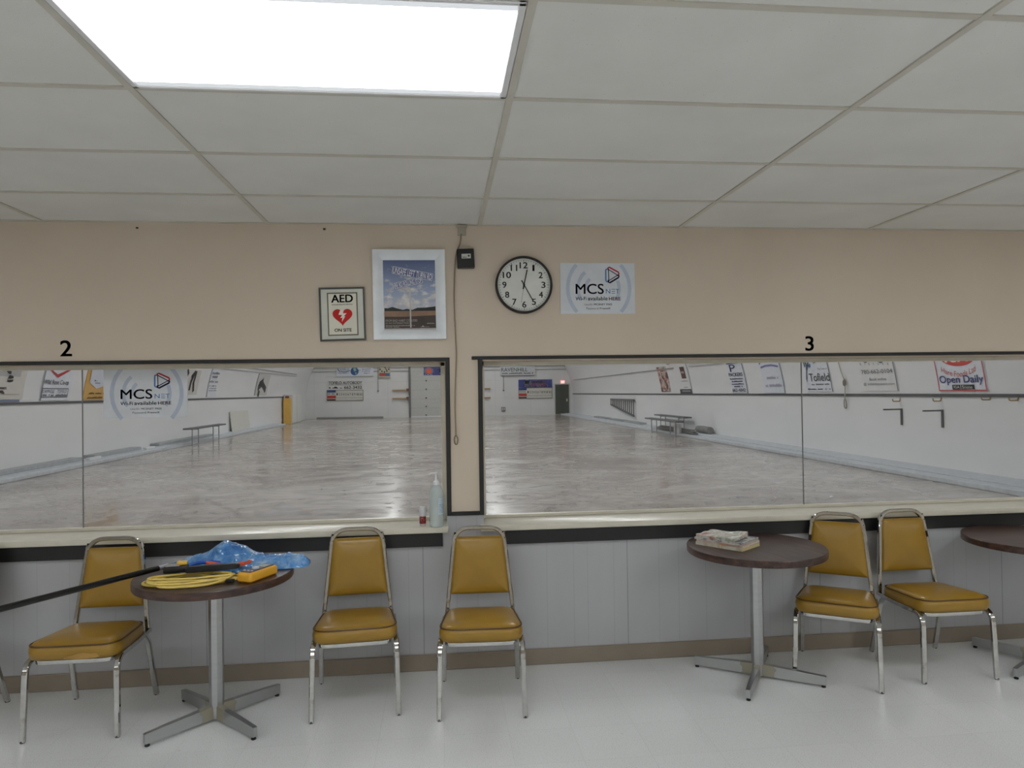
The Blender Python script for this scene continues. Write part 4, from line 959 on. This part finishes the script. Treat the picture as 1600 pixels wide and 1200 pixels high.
decal('figure_drawing', SL, [stroke([SL.uv(*p) for p in q_], .16) for q_ in (((305, 580), (301, 588), (297, 597), (294, 610)), ((306, 580), (303.5, 590), (301, 598), (300.5, 612)), ((304, 582), (298, 590)), ((292, 578), (293, 586)))], ink((40, 40, 42)), s, D1)
s, b = side_sign(SL, 321, 335.7, 620.5, SL.uv(338, 576.5)[1], SIGNW, 'narrow white left wall banner with lines of grey print')
decal('panel_edge', SL, [vrect(b[0], b[1], b[0]+.08, b[3], 10)], ink((140, 142, 146)), s, .026)
decal('lettering', SL, PS(SL, 331, 343, 581.5, 585, 6)+PS(SL, 331, 339.5, 587, 590.5, 5)+PS(SL, 326.5, 340, 594.5, 598, 6)+PS(SL, 326, 337, 602, 604, 7)+PS(SL, 325.5, 337, 606, 607.5, 7)+PS(SL, 325, 337, 609.5, 611, 7), ink((120, 122, 132)), s, D1)
s, b = side_sign(SL, 396.5, 415.5, 618, SL.uv(413, 585)[1], plain((192, 192, 190), .4), 'farthest left wall banner with black running figure sketch')
decal('panel_edge', SL, [vrect(b[0], b[1], b[0]+.09, b[3], 10)], ink((96, 98, 100)), s, .026)
decal('figure_drawing', SL, [stroke([SL.uv(*p) for p in q_], .30) for q_ in (((410, 592), (409, 600), (413, 608)), ((409, 600), (402, 606)), ((409, 597), (404, 601)), ((412, 608), (414, 609)), ((402, 613.5), (404, 616)))], ink((52, 52, 54)), s, D1)

# --- wires along the side walls
def wire(label, sf, pa, pb, r=.018, nm='wall_wire'):
    a, b = sf.uv(*pa), sf.uv(*pb); bm = bm_new(); pts = [sf.at(a[0]+(b[0]-a[0])*k/6, a[1]+(b[1]-a[1])*k/6, .03) for k in range(7)]
    tube(bm, pts, r, 6); return tag(obj(nm, bm, plain((136, 136, 136), .6)), label, 'wire', 'wires along the rink walls')
wire('upper dark wire along the left rink wall', SL, (362, 571), (463, 585)); wire('lower pale wire along the left rink wall', SL, (300, 571), (463, 588), .012)
wire('long thin wire along the right rink wall up to the collage banner', SW, (897, 593.5), (1053, 575)); wire('short upper wire right of the brown block banner', SW, (1076, 568), (1131, 562.5), .010); wire('short lower wire right of the brown block banner', SW, (1077, 572.5), (1130, 567.5), .010)
# --- lamp hanging above the right wall near the collage banner
a = SW.uv(1053, 566); bm = bm_new(); pt = SW.at(a[0], a[1], .0)
lathe(bm, [(.02, -.20), (.08, -.18), (.13, -.06), (.14, .14), (.10, .22), (.03, .24)], 14, (pt.x-.15, pt.y+.3, pt.z+.12)); fx = tag(obj('wall_fixture', bm, plain((150, 128, 92), .5)), 'brownish wall fixture above the collage and brown block banners', 'fixture')
# --- rope and tag on the right wall
a = SW.uv(1310, 560); m_ = SW.uv(1323, 598); c_ = SW.uv(1323.5, 622)
bm = bm_new(); tube(bm, smooth_path([SW.at(a[0], a[1], .03), SW.at((a[0]+m_[0])/2, (a[1]+m_[1])/2-.02, .05), SW.at(m_[0], m_[1], .05), SW.at(c_[0], c_[1], .05)], 5), .012, 6)
rp = tag(obj('hanging_rope', bm, plain((168, 162, 148), .8)), 'thin rope with a bundled end hanging on the right rink wall', 'rope')
e1_, e2_ = SW.uv(1323.5, 622), SW.uv(1325.5, 637); bm = bm_new(); sweep(bm, smooth_path([SW.at(e1_[0]+dx, e1_[1]+(e2_[1]-e1_[1])*t, .05) for dx, t in ((0, 0), (-.035, .35), (-.02, .95), (.05, 1.0), (.04, .4), (.0, .05))], 5), circ(.014, 6)); obj('rope_bundle', bm, plain((150, 146, 134), .8), rp, world=True)
k1 = SW.uv(1322.5, 598); bm = bm_new(); p_ = SW.at(k1[0], k1[1], .05); lathe(bm, [(.01, -.08), (.035, -.05), (.04, .03), (.01, .09)], 10, tuple(p_)); obj('knot', bm, plain((128, 120, 104), .8), rp, world=True)
# --- steel brackets and hooks on the right wall
for i, (x0, y0, x1, y1) in enumerate(((1389, 638.5, 1409.5, 664), (1454, 640.5, 1473.5, 668))):
    c = SW.uv(x1, y0+.5); e_ = SW.uv(x1, y1)[1]; pw = SW.at(c[0], c[1], 0); l = .40
    bm = bm_new(); box(bm, pw.x-l, pw.x, pw.y-.012, pw.y+.012, pw.z-.020, pw.z+.008); box(bm, pw.x-.03, pw.x-.001, pw.y-.018, pw.y+.018, e_, pw.z+.01)
    tag(obj('shelf_bracket', bm, plain((74, 76, 78), .5), smooth=False), 'dark L shaped steel bracket on the right rink wall, %s of the pair' % ('left' if i == 0 else 'right'), 'bracket', 'steel brackets on the right rink wall')
for i, (x0, x1, y) in enumerate(((1395.5, 1407, 627), (1459.5, 1471, 626.5), (1533.5, 1548, 624.5), (1577.5, 1591.5, 625.5))):
    a, b = SW.uv(x0, y), SW.uv(x1, y); bm = bm_new()
    h1 = .035
    tube(bm, fillet([SW.at(b[0], b[1]+.07, .001), SW.at(b[0], b[1], .02), SW.at(b[0], b[1], .16), SW.at(b[0], b[1]+.05, .17)], [.01, .02], 3), .013, 6)
    tag(obj('wall_hook', bm, plain((160, 138, 96), .5)), ['tan hook above the left steel bracket', 'tan hook above the right steel bracket', 'tan hook below the banner with the red oval', 'tan hook nearest the right picture edge'][i]+' on the rink wall', 'hook', 'tan hooks on the right rink wall')
# --- ladder hung lengthwise on the right wall
a, b = SW.uv(993.5, 623.5), SW.uv(957, 622.5); lo = SW.uv(993.5, 651)[1]; hi = SW.uv(993.5, 624)[1]
yN, yF = -a[0], -b[0]; LG = plain((92, 92, 94), .5)
lr = empty('ladder', (XR-.10, (yN+yF)/2, lo)); tag(lr, 'dark tapered ladder rack hung sideways on the right rink wall', 'ladder')
HH = hi-lo
HF = .34; half = (yF-yN)/2               # the far end is much shorter: the lower rail slopes up
low = lambda y: .03+(HH-HF)*min(1, max(0, (y+half)/(2*half)))
for up_ in (0, 1):
    bm = bm_new(); loft(bm, [[(x, y, (HH-.03 if up_ else low(y))+dz) for x, dz in ((-.03, -.04), (.03, -.04), (.03, .04), (-.03, .04))] for y in (-half, half)]); obj('rail', bm, LG, lr, smooth=False)
for k in range(13):
    y = -half*(1-2*k/12)*.97; bm = bm_new(); tube(bm, [(0, y, low(y)), (0, y, HH-.03)], .028, 8); obj('rung', bm, LG, lr)
for y in (-half*.9, half*.9):
    bm = bm_new(); box(bm, .02, .098, y-.03, y+.03, HH-.10, HH-.01); obj('wall_hanger', bm, LG, lr, smooth=False)
# --- benches
def bench(loc, length, label, h=.45, d=.30):
    r_ = empty('bench', loc, 0); tag(r_, label, 'bench', 'dark rink benches')
    bm = bm_new(); box(bm, -d/2, d/2, -length/2, length/2, h-.05, h, .008, 1); obj('seat', bm, plain((92, 94, 96), .6), r_)
    for s_ in (-1, 1):
        bm = bm_new(); y = s_*length*.30
        for x in (-d/2+.05, d/2-.05): tube(bm, [(x, y, 0), (x, y, h-.045)], .018, 8)
        box(bm, -d/2+.03, d/2-.03, y-.015, y+.015, h-.075, h-.048); obj('leg_frame', bm, plain((150, 152, 154), .4, .6), r_)
    return r_
fa, fb = onZ(307.5, 695.5, 0.0), onZ(335.7, 688.6, 0.0)
hb = .52; xb = -8.12; ya, yb = onX(307.5, 694.5, xb).y, onX(335.7, 688, xb).y; q0, q1 = onX(293, 672.5, xb).y, onX(347, 666.5, xb).y
bench((xb, (q0+q1)/2, 0), q1-q0, 'dark bench on the rink floor by the left wall', h=.60)
xb = 8.12; q0, q1 = onX(1062.5, 658, xb).y, onX(1013, 654.5, xb).y
bench((xb, (q0+q1)/2, 0), q1-q0, 'front bench of the two by the right rink wall', h=.55)
xb = 8.95; q0, q1 = onX(1075, 653.5, xb).y, onX(1027.5, 649.5, xb).y
bench((xb, (q0+q1)/2, .1055), q1-q0, 'rear bench of the two, standing on the right rink ledge', h=.52)
# stacked planks, mat roll and white blocks by the benches
yk = onX(1062, 672, 8.75).y
for k in range(3):
    bm = bm_new(); x0 = 8.46+.006*k; box(bm, x0, x0+.16, yk-2.2+.15*k, yk+1.9-.2*k, .106+.05*k, .154+.05*k, .004, 1)
    tag(obj('loose_plank', bm, plain((112+6*k, 112+6*k, 112+6*k), .7)), 'grey plank %s under the rear bench on the right ledge' % ('at the bottom of the pile', 'in the middle of the pile', 'on top of the pile')[k], 'plank', 'planks piled under the rear bench')
yk2 = onX(1090, 668, 9.05).y-.62; bm = bm_new(); tube(bm, smooth_path([(9.05, yk2-.55, .23), (9.06, yk2, .235), (9.05, yk2+.55, .23)], 5), .12, 14)
tag(obj('rolled_mat', bm, plain((128, 128, 126), .8, var=.15)), 'grey rolled mat lying on the right rink ledge beside the benches', 'mat')
for k, px in enumerate((1055.5, 1059, 1062)):
    y = onX(px, 668, 8.42).y; bm = bm_new(); box(bm, 8.38, 8.46, y-.09, y+.09, .086, .43, .008, 1)
    tag(obj('white_post', bm, plain((206, 208, 208), .5)), 'short white post standing behind the front bench, %s of three' % ('farthest', 'middle', 'nearest')[k], 'post', 'white posts behind the front bench')
# planks along the ledges
for i, (x0, x1) in enumerate(((0, 123), (142, 216), (244, 330))):
    X0 = -8.72; z_ = .19; ya = onX(x0, 738-x0*.125*1.0, -8.75).y; yb = onX(x1, 738-x1*.125, -8.75).y
    bm = bm_new(); box(bm, -8.93, -8.66, ya-(3.5 if i == 0 else 0), yb, .106, z_, .006, 1)
    tag(obj('ledge_plank', bm, plain((160, 164, 166), .7, var=.1)), ['nearest', 'second', 'third'][i]+' long grey plank on the ledge of the left rink wall', 'plank', 'planks on the left ledge')
for i, (x0, x1, yy) in enumerate(((932, 951, 656), (956, 977, 660), (980, 1005, 663))):
    ya = onX(x1, yy, 8.9).y; yb = onX(x0, yy, 8.9).y; bm = bm_new(); box(bm, 8.75, 9.05, ya, yb, .106, .19, .006, 1)
    tag(obj('ledge_plank', bm, plain((150, 152, 154), .7, var=.1)), ['farthest', 'middle', 'nearest'][i]+' of three planks on the right ledge below the ladder', 'plank', 'planks on the right ledge')
for i, px in enumerate((133, 222)):
    y = onX(px, 716-(px-133)*.17, -8.8).y; bm = bm_new(); box(bm, -8.655, -8.55, y-.30, y+.30, .086, .155, .008, 1)
    tag(obj('white_block', bm, plain((214, 216, 216), .5)), 'white block between planks on the left ledge, %s one' % ('nearer', 'farther')[i], 'block', 'white blocks on the left ledge')
# door-like white board leaning on the left wall
yl0, yl1 = onX(371, 660, -8.6).y, onX(398, 656, -8.6).y
bm = bm_new(); loft(bm, [[(-8.80, yl0, .107), (-8.80, yl1, .107), (-8.90, yl1, .95), (-8.90, yl0, .95)], [(-8.83, yl0, .107), (-8.83, yl1, .107), (-8.935, yl1, .95), (-8.935, yl0, .95)]])
tag(obj('leaning_board', bm, plain((206, 204, 196), .5), smooth=False), 'pale board leaning on the left rink wall past the bench', 'board')
# white cabinet with a yellow padded side, far left corner
zt = onX(460, 620, -8.4).z; CY0, CY1 = 41.3, 43.9
cbn = empty('cabinet', (-8.65, (CY0+CY1)/2, 0)); tag(cbn, 'long white cabinet standing along the far end of the left rink wall', 'cabinet')
bm = bm_new(); box(bm, -.23, .23, -1.3, 1.3, .0, 1.66, .01, 1); obj('body', bm, plain((206, 206, 202), .5), cbn)
for y0_, y1_ in ((-1.29, -.04), (.0, 1.29)):
    bm = bm_new(); box(bm, .229, .255, y0_, y1_, .05, 1.64, .006, 1); obj('door', bm, plain((212, 212, 208), .5), cbn)
bm = bm_new(); rings = []
for z_, k in ((.0, 1), (.1, 1), (1.38, 1), (1.46, .8)): rings.append([(-8.65+.20*k*u, 41.15+.11*k*v, z_) for u, v in ((-1, -1), (1, -1), (1, 1), (-1, 1))])
loft(bm, rings); pad = tag(obj('yellow_mat', bm, plain((220, 172, 70), .6)), 'upright yellow mat against the near end of the white cabinet', 'mat')
bm = bm_new(); box(bm, -8.75, -8.55, 41.08, 41.22, 1.46, 1.58, .01, 1); obj('mat_strap', bm, plain((120, 60, 44), .6), pad, world=True)

# --- far end wall
E0 = EY-.001
def EF(): return Flat((0, EY, 0))
ef = EF()
def erect(xl, xr, yt, yb): return pbox(ef, xl, xr, yt, yb)
def end_sign(nm, xl, xr, yt, yb, mat, label, d=.05, cat='sign', group=None): return tag(panel(nm, ef, *erect(xl, xr, yt, yb), mat, d), label, cat, group)
def ET(s, xl, xr, yt, yb, bold=0.0, shear=0.0): return T(s, *erect(xl, xr, yt, yb), bold, shear)
def ES(xl, xr, yt, yb, n): return scribble(*erect(xl, xr, yt, yb), n)
def ER(xl, xr, yt, yb): return rect(*erect(xl, xr, yt, yb))
def EP(*p): return poly(*[ef.uv(*q_) for q_ in p])
# overhead door and jamb
dl, dr = onY(641.5, 650, EY).x, 1.75
od = struct(obj('door_1', (lambda bm: (box(bm, dl, dr, EY-.06, EY-.001, .0, 4.2), bm)[1])(bm_new()), plain((188, 188, 184), .5), smooth=False), 'white sectional overhead door in the far end wall', 'door')
bm = bm_new()
for k in range(1, 7): box(bm, dl, dr, EY-.063, EY-.059, .62*k-.006, .62*k+.006)
obj('panel_seams', bm, plain((150, 150, 148), .6), od, smooth=False, world=True)
bm = bm_new(); box(bm, dl-.10, dl+.04, EY-.14, EY-.001, 0, 4.2); obj('track', bm, plain((96, 96, 96), .5), od, smooth=False, world=True)
for k in range(6):
    p_ = onY(666, 578+13.4*k+3.5, EY-.07); bm = bm_new(); box(bm, p_.x-.05, p_.x+.05, EY-.09, EY-.058, p_.z-.05, p_.z+.05, .01, 1); obj('hinge', bm, plain((92, 92, 92), .5), od, world=True)
bm = bm_new(); box(bm, dl, dr, EY-.08, EY-.0605, .0, .09); obj('bottom_seal', bm, plain((220, 220, 220), .6), od, smooth=False, world=True)
efd = Flat((0, EY-.06, 0)); pb4 = pbox(efd, 662, 697, 572.8, 586.3)
s = tag(panel('door_sign', efd, *pb4, plain((38, 50, 122), .4), .02), 'dark blue sign with orange splash on the overhead door', 'sign')
cu, cv = efd.uv(670.2, 579.8); st = []
for k in range(18): st.append((cu+(.26 if k % 2 else .16)*math.cos(2*PI*k/18), cv+(.24 if k % 2 else .15)*math.sin(2*PI*k/18)))
decal('pale_starburst', efd, [disc(cu, cv, .32, 20, .26)], ink((110, 116, 156)), s, .025); decal('orange_splash', efd, [poly(*st)], ink((214, 96, 64)), s, .032)
decal('lettering', efd, [T('T', *pbox(efd, 683, 688, 575, 581, ), .02), T('S', *pbox(efd, 685, 688.5, 582, 585), .02)]+scribble(*pbox(efd, 664, 676, 585, 586), 6), ink((206, 210, 220)), s, .026)
# globe sign
s = end_sign('globe_sign', 526, 583.5, 574, 588, plain((206, 212, 220), .4), 'long white end wall sign with a blue globe, left of the square clock', .10)
cu, cv = ef.uv(554.3, 580.3); decal('globe', ef, [disc(cu, cv, .27)], ink((44, 84, 146)), s, .108); decal('globe_land', ef, [poly((cu-.10, cv+.2), (cu+.08, cv+.22), (cu+.12, cv+.05), (cu-.02, cv-.02)), poly((cu+.02, cv-.08), (cu+.16, cv-.1), (cu+.08, cv-.22))], ink((132, 176, 150)), s, .114)
decal('lettering', ef, [ET('CAMROS', 528, 546.5, 575.5, 579.5, .0, .2), stroke([ef.uv(*p_) for p_ in ((527.5, 576), (531, 580.5), (540, 581), (547, 579.5))], .05), ER(559, 563.5, 578.5, 579.3)]+ES(529, 546.5, 582, 583.5, 16)+ES(566, 580, 576, 577.5, 12)+ES(566, 580, 579, 580.5, 12)+ES(569, 578, 582, 583.8, 8), ink((96, 106, 130)), s, .108)
# square clock sign
s = end_sign('square_clock', 592.3, 610, 566, 590, plain((186, 180, 160), .5), 'square cream clock board with red and blue foot on the end wall', .12, 'clock')
decal('red_foot', ef, [ER(593, 603, 583, 587.7)], ink((176, 62, 56)), s, .128); decal('blue_foot', ef, [ER(603, 609, 583, 587.7)], ink((66, 110, 150)), s, .128)
cu, cv = ef.uv(600.8, 573)
decal('hour_marks', ef, [rect(cu+.33*math.sin(k*PI/6)-.04, cv+.36*math.cos(k*PI/6)-.05, cu+.33*math.sin(k*PI/6)+.04, cv+.36*math.cos(k*PI/6)+.05) for k in range(12)], ink((44, 42, 38)), s, .128)
decal('hands', ef, [stroke([(cu, cv), (cu+.17, cv-.28)], .05), stroke([(cu, cv), (cu-.13, cv+.08)], .05)], ink((34, 34, 32)), s, .132)
# autobody lettering on the wall, as one board
s = end_sign('autobody_sign', 512.5, 567.5, 594.5, 609.2, plain((212, 212, 210), .5), 'white sign with black lettering and cars above the left scoreboard', .02)
decal('lettering', ef, [ET('TOFIELD AUTOBODY', 513.5, 565.5, 596, 600.3, .03), ER(513.5, 566, 601.2, 601.7), ET('662-3432', 537.8, 565.5, 603, 607.5, .03)], ink((34, 36, 52)), s, .026)
decal('car_drawings', ef, [EP((513.7, 607), (514.2, 605.5), (515.5, 604.6), (516.3, 605.5), (517, 607)), EP((519, 607), (519.5, 605.8), (522, 605.5), (523.2, 604), (526, 604.4), (527.8, 606), (528.3, 607)), EP((530.3, 606.8), (532, 605.6), (534.5, 606), (535, 606.8))], ink((36, 36, 38)), s, .026)
# scoreboards
def score(xl, xr, yt, yb, xm, label, top=None, lbl2=None):
    s = end_sign('scoreboard', xl, xr, yt, yb, plain((204, 202, 194), .5), label, .06, 'scoreboard', 'rink scoreboards')
    H_ = yb-yt
    decal('outline', ef, frame_lines(*erect(xl, xr, yt, yb), .03)+[ER(xm, xr, yb-H_*.27, yb-H_*.25)], ink((96, 92, 84)), s, .068)
    decal('numbers', ef, [ET(str(k+1), xm+1.2+(xr-xm-2)*k/12, xm+1.2+(xr-xm-2)*k/12+(1.7 if k < 9 else 2.8), yt+H_*.30, yt+H_*.50, .01) for k in range(12)], ink((42, 40, 38)), s, .068)
    decal('blue_panel', ef, [ER(xl, xm, yt, yt+H_*.25)], ink((40, 62, 124)), s, .070); decal('red_panel', ef, [ER(xl, xm, yt+H_*.52, yt+H_*.80)], ink((184, 44, 38)), s, .070)
    decal('black_panel', ef, [ER(xl, xm, yb-H_*.14, yb)]+ES(xl+1, xm-1, yt+H_*.32, yt+H_*.42, 10), ink((40, 40, 40)), s, .070); return s
score(511.2, 568, 609.4, 626, 525, 'left end wall scoreboard numbered one to twelve under the black lettering')
score(810, 862.5, 605.9, 622.5, 822.8, 'right end wall scoreboard numbered one to twelve beside the green door')
s = end_sign('parts_sign', 810, 862.5, 593, 605.4, plain((36, 54, 130), .4), 'dark blue and orange sign above the right scoreboard', .07)
cu, cv = ef.uv(823, 597.3); decal('round_badge', ef, [poly(*[(cu+.20*math.cos(PI*k/3), cv+.18*math.sin(PI*k/3)) for k in range(6)]), disc(cu, cv, .175)], ink((206, 206, 208)), s, .078)
decal('badge_lettering', ef, [ET('NAPA', 820.6, 825.4, 596.2, 598.4, .02)], ink((40, 54, 110)), s, .084)
decal('lettering', ef, [ET('AUTO PARTS', 829, 852, 594.6, 599.6, .04, .2), ET('TOFIELD  662-3713', 817.5, 855.5, 601.4, 605, .04)], ink((220, 150, 72)), s, .078); decal('red_stripe', ef, [ER(829, 852.5, 600, 600.6)], ink((180, 40, 44)), s, .078)
# long white sign on the right
s = end_sign('long_white_sign', 781, 835.6, 572.4, 586.2, plain((200, 202, 206), .35), 'long white end wall sign with dark serif lettering, right half', .12)
decal('lettering', ef, [ET('RAVENHILL', 783, 824, 574.8, 580.6, .0)]+ES(784, 833, 582.2, 584.2, 26), ink((52, 54, 62)), s, .128)
bm = bm_new(); o = panel('sign_ledge', ef, *erect(783, 835, 586.4, 587.4), plain((120, 120, 120), .5), .10, s)
# wooden rack arms left of the overhead door
WD = plain((186, 150, 108), .6)
for i, y in enumerate((609.5, 622.5)):
    a = onY(613, y, EY); b = onY(638, y+.4, EY); bm = bm_new(); box(bm, a.x, b.x, EY-.16, EY-.001, a.z-.035, a.z+.035)
    r_ = tag(obj('wooden_rail', bm, WD, smooth=False), '%s wooden rail left of the overhead door on the end wall' % ('upper', 'lower')[i], 'rail', 'wooden rails left of the overhead door')
    bm = bm_new(); box(bm, b.x-.12, b.x+.06, EY-.20, EY-.001, a.z-.09, a.z+.09); obj('end_block', bm, plain((104, 66, 44), .6), r_, smooth=False, world=True)
for i, y in enumerate((607, 621.3)):
    a = onY(745, y, EY); b = onY(766, y, EY); bm = bm_new(); box(bm, a.x, b.x, EY-.16, EY-.001, a.z-.03, a.z+.03)
    tag(obj('wooden_rail', bm, WD, smooth=False), '%s wooden rail seen at the left edge of the right window' % ('upper', 'lower')[i], 'rail', 'wooden rails right of the overhead door')
# green exit door
b = erect(867.5, 888.8, 600.8, 646.5); ed = struct(panel('door_2', ef, b[0], 0.0, b[2], b[3], plain((36, 46, 40), .45), .06), 'dark green exit door in the far end wall', 'door')
bm = bm_new(); 
for a_ in ((b[0]-.07, b[0], 0, b[3]+.07), (b[2], b[2]+.07, 0, b[3]+.07), (b[0], b[2], b[3], b[3]+.07)): box(bm, a_[0], a_[1], EY-.07, EY-.001, a_[2], a_[3])
obj('door_frame', bm, plain((186, 186, 184), .5), ed, smooth=False, world=True)
bm = bm_new(); box(bm, b[2]-.20, b[2]-.10, EY-.12, EY-.058, .92, 1.12, .01, 1); obj('handle', bm, plain((186, 186, 180), .3, .8), ed, world=True)
bm = bm_new(); box(bm, b[0], b[2], EY-.10, EY-.058, .0, .07); obj('kick_strip', bm, plain((128, 122, 100), .5), ed, smooth=False, world=True)
s = tag(panel('exit_sign', ef, *erect(875.6, 882.2, 594.2, 599.6), m_emit('exit_sign_face', (1.0, .16, .13, 1), .55), .12), 'glowing red exit sign above the green door', 'sign')
decal('lettering', ef, [ET('EXIT', 876.6, 881.4, 595.4, 598.4, .02)], m_emit('exit_letters', (1.0, .55, .48, 1), .7), s, .126)
# outlet cover, droppers and floor sticks
s = tag(panel('vent_grille', ef, *erect(783.3, 789.6, 636, 643), plain((112, 112, 112), .5), .05), 'small dark framed grille low on the end wall', 'grille')
decal('grille_slots', ef, [ER(784.6, 785.8, 637.2, 641), ER(787.2, 788.4, 637.2, 641)], ink((196, 196, 196)), s, .056)
for x, y0, y1, lab in ((590.7, 574, 610, 'thin drop cord left of the square clock on the end wall'), (786.8, 588.2, 609, 'thin drop cord below the long white end wall sign')):
    a, b_ = onY(x, y0, EY-.06), onY(x, y1, EY-.06); bm = bm_new(); tube(bm, [a, b_], .022, 6); k = tag(obj('drop_cord', bm, plain((128, 128, 126), .6)), lab, 'cord')
    bm = bm_new(); box(bm, b_.x-.05, b_.x+.05, b_.y-.03, b_.y+.03, b_.z-.1, b_.z); obj('socket', bm, plain((120, 120, 118), .6), k, smooth=False, world=True)
a, b_ = onY(495, 653, EY-.25), onY(599, 651, EY-.25); bm = bm_new(); box(bm, a.x, b_.x, EY-.35, EY-.15, 0.001, .12, .01, 1); tag(obj('floor_beam', bm, plain((132, 132, 130), .7)), 'long grey beam on the rink floor against the end wall', 'beam')
